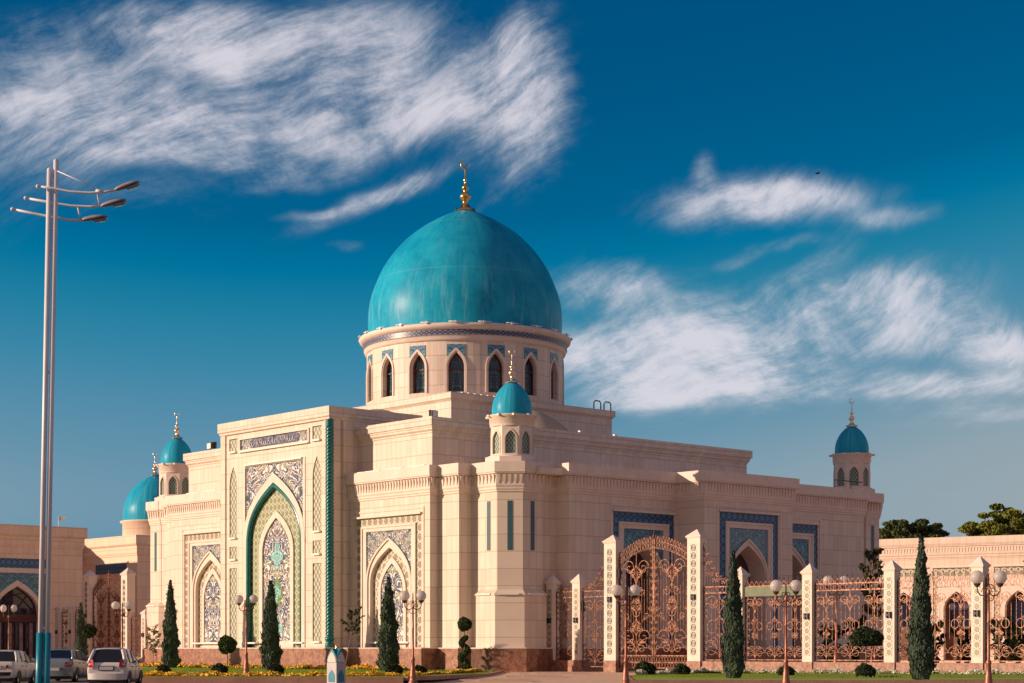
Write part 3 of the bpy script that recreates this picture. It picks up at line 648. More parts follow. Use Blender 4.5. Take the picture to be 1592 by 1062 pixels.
wn = MB(); wn.region(F, arch(c, 2.2, .2, 4.9, 7.4, 2.3, 14), (), -.55, -.62); wn = wn.build('arched_window', 'winglass', AX)
k = MB()
k.fbox(F, c-2.15, c+2.15, 4.0, 4.7, -.54, -.4)
for a in (-1.05, 0, 1.05): k.fbox(F, c+a-.06, c+a+.06, .3, 4.0, -.54, -.42)
for s_ in (-1, 1):
    k.tube([F(c+s_*(-2.1+i*.35), 4.7+2.0*sin(pi*i/16), -.48) for i in range(9)], .06, 4); k.tube([F(c+s_*.2+s_*i*.22*-1, 4.75+(i*.28), -.48) for i in range(7)], .05, 4)
k.build('window_bars', 'mullion', wn)
k = MB()
for a in (-1.6, -.5, .6, 1.6): k.fbox(F, c+a-.2, c+a+.16, .6, 3.9, -.53, -.5)
k.build('curtain', 'curtain', wn)
DB = thing('domed_building', 'small building with a turquoise dome showing behind the left gate', 'building', (0, 120, 0), pi/2-TH)
k = MB(); annex_body(k, [(14.3, 91), (14.3, 74), (34, 74), (34, 91)], 13.1); k.prism([(4.0, 90), (4.0, 85.5), (14.6, 85.5), (14.6, 90)], 0, 12.6)
k.box(5.0, 14.1, 85.1, 85.6, 11.4, 12.9)
k.build('wall', 'annexstone', DB)
k = MB()
k.fbox(FL(14.3), 76.2, 82.6, 9.3, 10.3, 0, .05); k.fbox(FR(74), 16.2, 20.5, .5, 10.0, 0, .05); k.fbox(FR(85.5), 5.2, 12, 9.0, 10.2, 0, .05); k.build('tile_frieze', 'borderblue', DB)
k = MB(); k.fbox(FL(14.3), 75.8, 83.0, 10.3, 10.5, 0, .16); k.build('ledge', 'trim', DB)
cx_, cy_ = (241-796)/2820*196, 196.0
uu = sin(TH)*cx_+cos(TH)*(cy_-120); vv = -cos(TH)*cx_+sin(TH)*(cy_-120)
k = MB(); k.lathe([(3.45, 12.5), (3.45, 14.95), (3.7, 15.05), (3.7, 15.2), (3.2, 15.22)], (uu, vv, 0), 40, cap=False); k.build('drum', 'annexstone', DB)
k = MB(); k.lathe([(r*3.42/7.68, (z-25.9)*.49) for r, z in resample(DP, 3)], (0,0,0), 64, cap=False); o = k.build('dome', 'dome', DB); o.location = (uu, vv, 15.2); finial(o, (0,0,5.05), .62, 'finial', 'palegold')
# right annex
Bp, Ap = Vector((36.9, 200.0)), Vector((53.6, 190.0)); dirA = (Ap-Bp).normalized(); angA = atan2(dirA.y, dirA.x)
RA = thing('annex_building', 'sunlit pale stone annex behind the fence at the right edge', 'building', (Bp.x, Bp.y, 0), angA); RA.scale = (1.22,)*3
F = lambda a, z, d: (a, -d, z)
k = MB(); Lr = 40
k.prism([(0, .8), (Lr, .8), (Lr, 14), (0, 14)], 0, 10.5)
cs = []
for px in (1405, 1487, 1583):
    t_ = (px-796)/2820; s_ = (t_*Bp.y-Bp.x)/(dirA.x-t_*dirA.y)/1.22; cs.append(s_)
cs.append(cs[-1]+5.4)
hs = [rect(c-2.1, c+2.1, .1, 8.3) for c in cs]
k.region(F, rect(0, Lr, 0, 9.3), hs, 0, -.85)
loft(k, [(0, 0), (Lr, 0), (Lr, 14), (0, 14)], [(0, 9.2), (.06, 9.25), (.06, 9.4), (.12, 9.5), (.12, 10.15), (.22, 10.2), (.22, 10.3), (.28, 10.32), (.28, 11.0), (-.3, 11.0), (-.3, 10.5)])
k.build('wall', 'stonelit', RA)
k = MB(); corbels(k, [(0, -.12), (Lr, -.12)], 9.7, 10.05, 0, .06, .26, False, .6); k.build('corbel_band', 'trim', RA)
for c in cs:
    b = MB(); b.region(F, [(c+2.1, .1), (c+2.1, 8.3), (c-2.1, 8.3), (c-2.1, .1), (c-1.7, .1), (c-1.7, 7.6), (c+1.7, 7.6), (c+1.7, .1)], (), -.05, -.6, (c, 0)); b.build('tile_border', 'bordercream', RA)
    A = arch(c, 1.4, .1, 4.6, 6.7, 2.3, 10); A2 = arch(c, 1.15, .1, 4.6, 6.25, 2.3, 10)
    b = MB(); b.region(F, [(c+1.7, .1), (c+1.7, 7.6), (c-1.7, 7.6), (c-1.7, .1)]+A[::-1], (), -.02, -.6, (c, 4)); b.build('spandrel_tile', 'trim', RA)
    b = MB(); b.region(F, A+A2[::-1], (), .04, -.6); b.fbox(F, c-2.2, c+2.2, 8.32, 8.42, 0, .15); b.build('arch_frame', 'trim', RA)
    b = MB(); b.region(F, arch(c, 1.2, .1, 4.6, 6.3, 2.3, 10), (), -.6, -.7); dd = b.build('door', 'wood', RA)
    b = MB(); b.region(F, arch(c, .9, 3.2, 4.6, 6.0, 2.3, 10), (), -.57, -.6); b.build('fanlight', 'winglass', dd)

# ---------------------------------------------------------------- wrought iron
def scroll(mb, x, z, ang, L, k0, k1, r=.022, n=16, mirror=None, y=0.0, tip=True):
    """planar curve whose curvature runs from k0 to k1 (a C or S scroll)"""
    for s_ in ((1,) if mirror is None else (1, -1)):
        px, pz, a = x, z, ang; pts = [(px, pz)]
        for i in range(n):
            kk = k0+(k1-k0)*((i+.5)/n)**1.5; a += kk*L/n; px += cos(a-kk*L/n/2)*L/n; pz += sin(a-kk*L/n/2)*L/n; pts.append((px, pz))
        P = [((q if s_ == 1 else 2*mirror-q), y, w) for q, w in pts]
        mb.tube(P, r, 4, True, False)
        if tip: mb.sphere(P[-1], r*2.0, 6, 4)
def vol(mb, c, z, w, h, side=1, r=.02, turns=1.35, up=1, n=22):
    """volute: a stem sweeping out from (c, z) and curling inwards; w wide, h high"""
    for sx_ in ((1, -1) if side == 0 else (side,)):
        pts = []
        for i in range(8):
            t = i/8; pts.append((c+sx_*w*(1-cos(t*pi/2))*.9, z+up*h*.62*sin(t*pi/2)**.9))
        R_ = w*.42; cx0 = c+sx_*(w*.9-R_); cz0 = z+up*h*.62
        for i in range(n+1):
            t = i/n; a = t*turns*2*pi; rr = R_*(1-.80*t); pts.append((cx0+sx_*rr*cos(a), cz0+up*rr*sin(a)))
        mb.tube([(x, 0, zz) for x, zz in pts], r, 4, True, False)
def heart(mb, c, z, s, r=.022):
    vol(mb, c, z, .52*s, .95*s, 0, r); vol(mb, c, z+.03, .86*s, .55*s, 0, r)
def iron_panel(w, z0, z1, ramp=0):
    """fence infill: rails, bars, scrolls. origin at panel start, x along fence"""
    mb = MB(); zr2 = z1-.38
    if ramp == 0:
        mb.box(0, w, -.03, .03, z1-.03, z1+.03); mb.box(0, w, -.03, .03, zr2-.03, zr2+.03)
    else:
        mb.box(0, w, -.03, .03, z1-.03, z1+.03); mb.box(0, w, -.03, .03, zr2-.03, zr2+.03)
        sx = (lambda q: q) if ramp > 0 else (lambda q: w-q)
        mb.tube([(sx(w*(i/12)), 0, z1+.15+2.3*(i/12)**3) for i in range(13)], .03, 4)
        for i in range(3, 13):
            t = i/12; zt = z1+.15+2.3*t**3; x = sx(w*t)
            if zt-z1 > .5:
                mb.tube([(x, 0, z1), (x, 0, zt)], .016, 4)
        for q, zz, sz in ((.35, .1, .3), (.62, .25, .35), (.82, .6, .38), (.9, 1.3, .32), (.95, 1.8, .22)):
            for d_ in (1, -1): scroll(mb, sx(w*q), z1+zz, radians(90 if ramp > 0 else 90), sz*2.2, d_*1.0/sz, d_*7/sz, .02, 14)
        for q in range(1, 9):
            t = .2+.8*q/8; x = sx(w*t); zt = z1+.15+2.3*t**3; scroll(mb, x, zt, radians(80), .4, 4, 16, .018, 10); scroll(mb, x, zt, radians(100), .4, -4, -16, .018, 10)
    mb.box(0, w, -.03, .03, z0-.03, z0+.03)
    mb.box(0, .05, -.03, .03, z0, z1); mb.box(w-.05, w, -.03, .03, z0, z1)
    n = max(4, int(w/.34)); s = w/n
    for i in range(n):
        x = (i+.5)*s
        # band of rings between the two top rails and the crest of spears and hoops
        ring = [(x+s*.36*cos(2*pi*q/10), 0, (z1+zr2)/2+.16*sin(2*pi*q/10)) for q in range(11)]; mb.tube(ring, .017, 4, False, False)
        if ramp == 0:
            mb.tube([(x, 0, z1), (x, 0, z1+.42)], [.016, .012], 4); mb.lathe([(.0, 0), (.04, .05), (.0, .16)], (x, 0, z1+.36), 4, cap=False)
            mb.tube([(x-s*.45+s*.9*q/8, 0, z1+.03+.24*sin(pi*q/8)) for q in range(9)], .015, 4, False, False)
    zh = zr2-1.15
    nb = int(w/.30); sb = w/nb
    for i in range(1, nb):
        x = i*sb; mb.tube([(x, 0, z0+1.15), (x, 0, zr2-(.9 if i % 2 else .35))], .013, 4, False, False)
    m_ = max(1, round(w/1.75)); S = w/m_; zm = (z0+zr2)/2
    for j in range(m_):
        c = (j+.5)*S; q = S/1.75
        heart(mb, c, z0+.05, q*1.12, .019); vol(mb, c, z0+1.9*q, .30*q, .5*q, 0, .016, up=-1)
        vol(mb, c, zr2-1.35, .80*q, 1.2, 0, .020); vol(mb, c, zr2-.05, .42*q, .9, 0, .018, up=-1); vol(mb, c, zr2-1.35, .30*q, .45, 0, .016, up=-1)
        for sx_ in (-1, 1):
            rg = [(c+sx_*.40*q+.25*q*cos(2*pi*i/16), 0, zm+.26*q*sin(2*pi*i/16)) for i in range(17)]; mb.tube(rg, .024, 4, False, False)
        vol(mb, c, zm-.8, .26, .5, 0, .015)
        mb.sphere((c, 0, zm), .06, 6, 4); mb.tube([(c, 0, z0+.1), (c, 0, zr2)], .02, 4, False, False)
    for x0, sg in ((.05, 1), (w-.05, -1)):
        for b_, n_, d_ in ((z0+.08, 4, 1), (zr2-.08, 4, -1)):
            for i in range(n_): vol(mb, x0, b_+d_*i*.36, .26, .34, sg, .017, 1.1, d_, 12)
    return mb
def gate_leaf(w, zlo, zside, zpk):
    """leaf from x=0 (hinge) to x=w (meeting post); the arched head rises to the meeting post"""
    mb = MB(); top = lambda x: zside+(zpk-zside)*(1-(1-x/w)**2)
    A = lambda off: [(x_, 0, top(x_)-off) for x_ in [w*i/12 for i in range(13)]]
    mb.tube(A(0), .045, 4); mb.tube(A(.42), .035, 4)
    for z in (zlo+.08, zlo+.42, zlo+.85): mb.box(0, w, -.035, .035, z-.03, z+.03)
    mb.box(0, .09, -.05, .05, zlo, zside); mb.box(w-.09, w, -.05, .05, zlo, zpk+.2)
    n = 13; s = w/n
    for i in range(n):
        x = (i+.5)*s; t = top(x)
        ring = [(x+.1*cos(2*pi*q/10), 0, t-.21+.17*sin(2*pi*q/10)) for q in range(11)]; mb.tube(ring, .02, 4, False, False)
        mb.tube([(x-s*.42+s*.84*q/8, 0, t+.03+.34*sin(pi*q/8)) for q in range(9)], .02, 4, False, False); mb.tube([(x-s/2, 0, top(max(x-s/2, 0))), (x-s/2, 0, top(max(x-s/2, 0))+.42)], .014, 4)
        ring = [(x+.1*cos(2*pi*q/10), 0, zlo+.25+.15*sin(2*pi*q/10)) for q in range(11)]; mb.tube(ring, .018, 4, False, False); ring = [(x+.1*cos(2*pi*q/10), 0, zlo+.63+.18*sin(2*pi*q/10)) for q in range(11)]; mb.tube(ring, .02, 4, False, False)
        mb.tube([(x, 0, zlo+2.3), (x, 0, t-(2.2 if i % 2 else 1.3))], .015, 4, False, False)
    c = w/2; zt = top(c)-.45; q = w/3.07; zm = (zlo+zpk)/2-.1
    vol(mb, c, zt-2.3, 1.25*q, 2.3, 0, .03); vol(mb, c, zt-.5, .62*q, .95, 0, .026, up=-1); vol(mb, c, zt-1.9, .55*q, .9, 0, .026); vol(mb, c, zt-1.7, .8*q, .95, 0, .024, up=-1)
    vol(mb, c, zm-.55, .48*q, .85, 0, .03); vol(mb, c, zm+.75, .34*q, .6, 0, .028, up=-1); vol(mb, c, zm-.5, .4*q, .8, 0, .026, up=-1); vol(mb, c, zm+.1, .26*q, .5, 0, .024)
    rg = [(c+.40*q*cos(2*pi*i/18), 0, zm+.05+.62*sin(2*pi*i/18)) for i in range(19)]; mb.tube(rg, .026, 4, False, False)
    vol(mb, c+1.45*q, zm-.6, .42*q, .8, -1, .026, up=1); vol(mb, c-1.45*q, zm-.6, .42*q, .8, 1, .026); vol(mb, c+.55*q, zm-.9, .62*q, .5, 1, .024); vol(mb, c-.55*q, zm-.9, .62*q, .5, -1, .024)
    zb = zlo+.9
    heart(mb, c, zb, 1.25*q, .03); vol(mb, c, zb+2.1, .42*q, .75, 0, .026, up=-1); vol(mb, c, zb+1.0, .6*q, .9, 0, .026); vol(mb, c, zb, 1.35*q, 1.7, 0, .03)
    vol(mb, c+1.4*q, zb, .4*q, .7, -1, .024); vol(mb, c-1.4*q, zb, .4*q, .7, 1, .024); mb.tube([(c, 0, zb), (c, 0, zt)], .022, 4, False, False)
    for x0, sg in ((.1, 1), (w-.1, -1)):
        z = zlo+1.0
        while z < top(x0)-.8: vol(mb, x0, z, .24, .36, sg, .02, 1.1, 1, 12); z += .42
    return mb
def pillar(mb_root, v, wv, wu, zeave, zapex, zb=.75, lab=None):
    p = bpy.data.objects.new('pillar', None); COL.objects.link(p); p.parent = mb_root
    if lab: p['label'] = lab
    k = MB(); u = UF; k.box(u-wu/2, u+wu/2, v-wv/2, v+wv/2, zb, zeave); k.build('shaft', 'trim', p)
    k = MB(); e = .09
    k.box(u-wu/2-.05, u+wu/2+.05, v-wv/2-.05, v+wv/2+.05, zeave, zeave+.07)
    b = [(u-wu/2-e, v-wv/2-e), (u+wu/2+e, v-wv/2-e), (u+wu/2+e, v+wv/2+e), (u-wu/2-e, v+wv/2+e)]
    k.add([(x, y, zeave+.07) for x, y in b]+[(x, y, zeave+.12) for x, y in b]+[(u, v, zapex)], [(0,1,5,4), (1,2,6,5), (2,3,7,6), (3,0,4,7), (4,5,8), (5,6,8), (6,7,8), (7,4,8), (3,2,1,0)]); k.build('cap', 'trim', p)
    k = MB(); k.box(u-wu/2-.03, u+wu/2+.03, v-wv/2-.03, v+wv/2+.03, 0, zb); k.build('base', 'granite', p)
    F = FL(u-wu/2); z0 = zb+.35; z1 = zeave-.35; zz = zb+(zeave-zb)*.52
    k = MB(); k.region(F, rect(v-.2, v+.2, z0, z1), (), .012, -.05, (v+.2, z0)); k.build('tile_strip', 'stripfine' if wv < .9 else 'stripbg', p)
    if wv > .9:
        k = MB(); n = int((z1-z0)/.47)
        for i in range(n):
            zc = z0+(i+.5)*(z1-z0)/n
            if abs(zc-zz) < .3: continue
            k.tube([F(v+.16*cos(2*pi*q/14), zc+.19*sin(2*pi*q/14), .02) for q in range(15)], .025, 4, False, False); k.tube([F(v+.07*cos(2*pi*q/6), zc+.08*sin(2*pi*q/6), .02) for q in range(7)], .018, 4, False, False)
        k.fbox(F, v+.2, v+.22, z0, z1, -.01, .02); k.build('ring_ornament', 'ring', p)
    k = MB(); k.fbox(F, v-.15, v-.05, zz-.17, zz+.17, .0, .14); k.fbox(F, v+.05, v+.15, zz-.17, zz+.17, .0, .14); k.fbox(F, v-.06, v+.06, zz-.05, zz+.05, .0, .14); k.build('light_bracket', 'darkmetal', p)
    if lab == 'cam': pass
    return p
UF = 1.5
FN = thing('perimeter_fence', 'cream pillared fence with rose gold ironwork right of the large gate', 'fence', (0, 120, 0), pi/2-TH)
pillar(FN, -2.35, .70, .54, 5.73, 6.35); pillar(FN, -4.85, .70, .54, 5.73, 6.35)
pillar(FN, -8.0, 1.05, .6, 8.18, 8.72); pillar(FN, -15.2, 1.05, .6, 8.18, 8.72)
vs_ = [-18.7, -23.9, -29.6, -35.2, -40.8]
for v in vs_: pillar(FN, v, .70, .54, 5.73, 6.35)
PM = {}
def put_panel(va, vb, z0, z1, ramp, root, key=None):
    w = va-vb
    key = key or (round(w, 2), z0, z1, ramp)
    if key not in PM: PM[key] = iron_panel(w, z0, z1, ramp).build('iron_panel', 'copper', root); o = PM[key]
    else: o = PM[key].copy(); COL.objects.link(o); o.parent = root
    o.location = (UF, va, 0); o.rotation_euler = (0, 0, -pi/2)
put_panel(-2.7, -4.5, .82, 5.2, 0, FN)
put_panel(-5.2, -7.48, .35, 5.2, 1, FN)
put_panel(-15.73, -18.35, .82, 5.2, -1, FN)
va = -19.05
for v in vs_[1:]:
    put_panel(va, v+.35, .85, 5.15, 0, FN); va = v-.35
for a_, b_ in ((-18.4, -15.7), (-40.5, -19.0), (-4.5, -2.6)): k = MB(); k.box(UF-.22, UF+.22, a_, b_, 0, .745); k.build('stone_base', 'granite', FN)
k = MB(); k.fbox(FL(UF-.1), -23.5, -19.1, 4.55, 5.12, 0, .03); k.build('green_board', 'board', FN)
for vv_, zz_ in ((-4.85, 4.3), (-8.0, 6.3)): k = MB(); k.box(UF-.14, UF+.14, vv_-.35-.2*(vv_ < -6)-.12, vv_-.35-.2*(vv_ < -6), zz_-.35, zz_+.25); k.build('loudspeaker_box', 'darkmetal', FN)
GT = thing('entrance_gate', 'large double wrought iron gate with an arched head between two tall pillars on the right', 'gate', world(UF, -8.53), -TH-0.0)
# gate x axis must run along -v : direction of -v in world is (cosTH, -sinTH)
GT.rotation_euler = (0, 0, atan2(-sin(TH), cos(TH)))
W = (15.2-8.0-1.06)/2
lf = gate_leaf(W, .22, 7.15, 8.1).build('gate_leaf', 'copper', GT); l2 = lf.copy(); COL.objects.link(l2); l2.parent = GT; l2.location = (2*W, 0, 0); l2.scale = (-1, 1, 1)
k = MB(); k.tube([(W, 0, .2), (W, 0, 8.35)], .07, 6); k.lathe([(0, 0), (.14, .12), (.05, .25), (.02, .5)], (W, 0, 8.3), 6, cap=False); k.build('centre_post', 'copper', GT)
# left fence
FN2 = thing('perimeter_fence', 'cream pillars with iron infill flanking the smaller gate beside the parked cars', 'fence', (0, 120, 0), pi/2-TH)
for v, wv, wu, ze, za in ((50.1, .7, .54, 4.5, 5.0), (53.2, 1.05, .8, 8.0, 8.7), (60.1, 1.05, .8, 8.0, 8.7), (63.4, .9, .54, 5.2, 5.5), (66.0, .9, .54, 5.2, 5.5)): pillar(FN2, v, wv, wu, ze, za)
PM.clear(); put_panel(65.5, 63.9, .8, 4.9, 0, FN2); put_panel(62.9, 60.7, .8, 4.9, 1 if False else 0, FN2); put_panel(52.6, 50.5, .8, 4.2, 0, FN2); put_panel(49.7, 44.8, .8, 4.2, 0, FN2)
for a_, b_ in ((44.8, 52.7), (60.6, 67)): k = MB(); k.box(UF-.22, UF+.22, a_, b_, 0, .745); k.build('stone_base', 'granite', FN2)
GT2 = thing('entrance_gate', 'smaller distant copper gate between two tall pillars above the parked cars', 'gate', world(UF, 59.55), 0)
GT2.rotation_euler = (0, 0, atan2(-sin(TH), cos(TH)))
W = (60.1-53.2-1.06)/2
lf = gate_leaf(W, .22, 6.6, 7.9).build('gate_leaf', 'copper', GT2); l2 = lf.copy(); COL.objects.link(l2); l2.parent = GT2; l2.location = (2*W, 0, 0); l2.scale = (-1, 1, 1)
k = MB(); k.tube([(W, 0, .2), (W, 0, 8.1)], .07, 6); k.lathe([(0, 0), (.14, .12), (.05, .25), (.02, .5)], (W, 0, 8.05), 6, cap=False); k.build('centre_post', 'copper', GT2)
SKYRAMP = [(.10, (.0, .03, .12)), (.205, (.0, .078, .193)), (.238, (.0, .104, .235)), (.254, (.0, .145, .285)), (.27, (.012, .178, .30)), (.29, (.035, .200, .325)), (.33, (.11, .245, .345)), (.366, (.23, .31, .36)), (.60, (.55, .46, .38)), (1.0, (1.0, .80, .60))]
SKYSTR = 1.0; EXPO = 0.25
CLOUD_LO = (.34, .40, .46); CLOUD_HI = (.62, .60, .655); FILL_GLOW = (.235, .18, .215)  # last tint: glow added to the unseen sky behind the camera
CLOUDS = [(360, 45, 230, 60, -3, 1.0), (180, 150, 260, 60, 4, .62), (250, 200, 300, 50, 5, .85), (60, 175, 160, 30, -3, .7), (480, 180, 200, 85, 14, .8), (590, 110, 150, 110, 35, .6), (640, 195, 230, 40, 12, .85), (790, 140, 80, 115, -35, 1.0), (400, 130, 330, 120, 0, .5), (70, 110, 140, 80, 0, .45), (835, 215, 60, 85, -15, .8), (815, 60, 45, 60, -30, .6), (480, 100, 160, 40, -20, .5),
  (590, 300, 150, 20, 22, .85), (480, 332, 60, 9, 5, .55), (450, 280, 110, 18, 5, .55), (250, 235, 180, 24, -6, .6), (170, 280, 170, 50, -15, .45), (800, 285, 70, 16, 40, .45), (10, 300, 70, 70, 0, .4), (30, 70, 90, 50, 0, .35),
  (1180, 308, 175, 44, 2, 1.0), (1085, 258, 22, 26, -10, .6), (1375, 335, 85, 20, 12, .6), (1170, 393, 110, 14, 12, .5), (955, 440, 95, 42, 4, .85), (1080, 475, 150, 40, 5, .65), (960, 560, 170, 70, 0, 1.0), (1100, 570, 250, 70, 6, .95), (1250, 530, 240, 85, 18, 1.0), (1390, 455, 150, 50, 12, .95), (1180, 500, 160, 40, 5, .6), (1240, 420, 90, 22, 30, .6), (1060, 618, 200, 22, 8, .8), (1550, 530, 130, 52, 0, 1.0), (1440, 605, 240, 28, 6, .9), (1530, 638, 160, 20, 6, .8), (1400, 520, 90, 40, 10, .5), (1480, 480, 90, 28, 0, .4), (1440, 665, 130, 9, 4, .35), (525, 382, 26, 8, 0, .35), (1475, 779, 60, 5, 0, .3)]
# ---------------------------------------------------------------- ground
def ground_sheet(name, pts, m, zf=0.0, sub_=0):
    t = tessellate_polygon([[Vector((x, y, 0)) for x, y in pts]]); k = MB()
    k.add([(x, y, zf(x, y) if callable(zf) else zf) for x, y in pts], [tuple(q) for q in t], [(x, y) for x, y in pts])
    return tag(k.build(name, m), kind='structure')
ground_sheet('ground', [(-4000, -60), (4000, -60), (4000, 6000), (-4000, 6000)], 'earth', -.02)
ground_sheet('road', [(-200, -40), (200, -40), (200, 76.7), (-200, 76.7)], 'asphalt', 0.0)
ground_sheet('pavement', [(-200, 76.7), (200, 76.7), (200, 240), (-200, 240)], 'pavement', .002)
def lawnz(x, y): return .05+.21*max(0, min(1, (101-y)/24.0))
def lawn(name, left, right, y0, y1, ny=18, nx=10):
    k = MB(); vs = []
    for j in range(ny+1):
        y = y0+(y1-y0)*j/ny; a, b = left(y), right(y)
        vs += [(a+(b-a)*i/nx, y, lawnz(0, y)) for i in range(nx+1)]
    k.add(vs, [(j*(nx+1)+i, j*(nx+1)+i+1, (j+1)*(nx+1)+i+1, (j+1)*(nx+1)+i) for j in range(ny) for i in range(nx)], [(v[0], v[1]) for v in vs])
    return tag(k.build(name, 'grass'), kind='structure')
def lin(pts):
    def f(y):
        for (y0, x0), (y1, x1) in zip(pts, pts[1:]):
            if y <= y1: return x0+(x1-x0)*max(0, (y-y0))/(y1-y0)
        return pts[-1][1]
    return f
RE = lin([(77, -4.6), (80, -3.6), (90, -2.6), (100, -1.4), (117, -.6), (118, -1.5), (160, -28)])
lawn('lawn', lambda y: -16.3, RE, 77.0, 97, 10); lawn('lawn', lambda y: -36.0, RE, 97.0, 140)
ground_sheet('road', [(-200, 76.7), (-16.5, 76.7), (-16.5, 96.6), (-200, 96.6)], 'asphalt', .006)
LE2 = lin([(70, 4.6), (85, 5.4), (97, 7.6), (109, 11.0)])
fence_x = lambda y: world(UF-.2, (y-120-cos(TH)*UF)/sin(TH))[0]
lawn('lawn', LE2, lambda y: min(40, fence_x(y)-.1) if y > 84 else 40, 70.0, 108.6)
k = MB(); k.box(-16.5, -4.6, 76.7, 77.02, 0, .29); tag(k.build('kerb', 'kerb'), kind='structure'); k = MB(); k.box(-16.5, -16.2, 77.02, 97, 0, .29); tag(k.build('kerb', 'kerb'), kind='structure'); k = MB()
pr = [(-4.6, 76.86), (-3.6, 80), (-2.6, 90), (-1.4, 100), (-.65, 116)]
k.tube([(x+.1, y, lawnz(0, y)-.02) for x, y in pr], .13, 4, smooth=False); tag(k.build('kerb', 'kerb'), kind='structure')
k = MB(); k.tube([(x, y, lawnz(0, y)-.04) for x, y in ((4.6, 70), (5.4, 85), (7.6, 97), (11.0, 109))], .12, 4, smooth=False); k.box(4.5, 60, 69.7, 70, 0, .29); tag(k.build('kerb', 'kerb'), kind='structure')
for x0, x1, y, lab in ((-1.5, .9, 82, 'nearest pale low stone step on the paving left of the gate'), (.6, 2.6, 94, 'middle pale low stone step on the paving left of the gate'), (1.3, 4.4, 106.5, 'farthest pale low stone step beside the near fence pillars')):
    k = MB(); k.box(x0, x1, y, y+.9, .003, .13); k.box(x0-.9, x1, y+.25, y+1.5, .003, .09); tag(k.build('low_step', 'slab'), lab, 'step', 'low stone steps before the gate')
# ---------------------------------------------------------------- foliage
def leaves(name, mats, gen, parent=None):
    """gen yields (centre, normal-ish axis a, axis b, material index)"""
    vs = []; fs = []; mi = []
    for c, a, b, m_ in gen:
        o = len(vs); vs += [(c-a-b)[:], (c+a-b*.6)[:], (c+a*.9+b)[:], (c-a*.7+b*.9)[:]]; fs.append((o, o+1, o+2, o+3)); mi.append(m_)
    me = bpy.data.meshes.new(name); me.from_pydata(vs, [], fs)
    for m_ in mats: me.materials.append(M[m_])
    me.polygons.foreach_set('material_index', mi)
    o = bpy.data.objects.new(name, me); COL.objects.link(o)
    if parent: o.parent = parent
    return o
def rv(r): 
    while True:
        v = Vector((r.uniform(-1, 1), r.uniform(-1, 1), r.uniform(-1, 1)))
        if .05 < v.length < 1: return v.normalized()
def quadgen(c, s, r, m_=0, up=0.0):
    a = rv(r); b = a.cross(rv(r)).normalized()
    if up: b = (b+Vector((0, 0, up))).normalized(); a = b.cross(rv(r)).normalized()
    return (c, a*s*.5, b*s*(.5 if not up else .9), m_)
def cyp_prof(h): return max(.02, (1-h)**.72*(1-.18*(1-h)**3)*(.75+.25*min(1, h/.08)))
def make_cypress(seed, n=9500):
    r = random.Random(seed); H = 6.0; R = .80
    root = thing('cypress_tree', 'cypress', 'tree')
    lob = [(r.uniform(0, 2*pi), r.uniform(.05, 1), 0, 0) for _ in range(90)]
    def rad(h, a):
        q = 1.0
        for la, lh, s1, s2 in lob:
            da = (a-la+pi) % (2*pi)-pi; q += .22*math.exp(-(da/.42)**2-((h-lh)/.028)**2)
        return R*cyp_prof(h)*q*.84
    def g():
        for _ in range(n):
            stray = r.random() < .035
            h = 1-sqrt(1-r.random()*.985) if r.random() < .75 else r.random(); h = min(h, .985); a = r.uniform(0, 2*pi); rr = rad(h, a)*(1.03-.38*r.random()**2)
            c = Vector((rr*cos(a), rr*sin(a), .12+h*H)); out = Vector((cos(a), sin(a), 0))
            c = c+(out*.10+Vector((0, 0, .08)) if stray else Vector()); up = (Vector((0, 0, 1))+out*r.uniform(.0, .7)+rv(r)*.35).normalized(); sd_ = up.cross(out+rv(r)*.7).normalized()
            yield c, sd_*r.uniform(.03, .055), up*r.uniform(.07, .14), 0
    leaves('crown', ['cyp'], g(), root)
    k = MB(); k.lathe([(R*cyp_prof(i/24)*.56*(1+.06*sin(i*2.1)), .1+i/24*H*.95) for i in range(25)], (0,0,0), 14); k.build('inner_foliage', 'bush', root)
    k = MB(); k.tube([(0, 0, -.1), (0, 0, .5)], .09, 6); k.build('trunk', 'bark', root)
    return root
cyA = make_cypress(1); cyB = make_cypress(5)
def px(x, Y, z=None): return ((x-796)/2820*Y, Y, lawnz(0, Y)-.02 if z is None else z)
CY = [(265, 133, 1.06, .92, 'slim cypress in front of the left wing, nearest the cars'), (421, 124, 1.0, 1.05, 'cypress standing before the great portal arch'), (604, 114.5, .98, 1.02, 'cypress covering the tile panel of the wing right of the portal'),
      (126, 150, .86, .78, 'dark distant cypress beside the left gate pillar above the silver car'), (1140, 76, .88, .71, 'tall cypress just right of the large gate'), (1432, 71.5, .92, .75, 'largest cypress at the right in front of the fence')]
for i, (x, Y, hs_, rs, lab) in enumerate(CY):
    src = (cyA, cyB)[i % 2]
    if i < 2: o = src; o.location = px(x, Y)
    else: o = dup(src, px(x, Y))
    o['label'] = lab; o['group'] = 'clipped cypresses on the lawns'; o.scale = (rs, rs, hs_); o.rotation_euler = (0, 0, i*1.3)
def ball_shell(c, R, n, s, r, sz=1.0, flat=0.0):
    for _ in range(n):
        d = rv(r); q = R*(1.02-.25*r.random()**2)*(1+.06*sin(5*d.x+3)*cos(4*d.y)+.05*sin(9*d.z+7*d.x)); p = Vector((d.x, d.y, d.z*sz))*q
        if flat and p.z < -flat*R: p.z = -flat*R+r.uniform(-.04, .04)
        yield quadgen(Vector(c)+p, s*r.uniform(.7, 1.3), r)
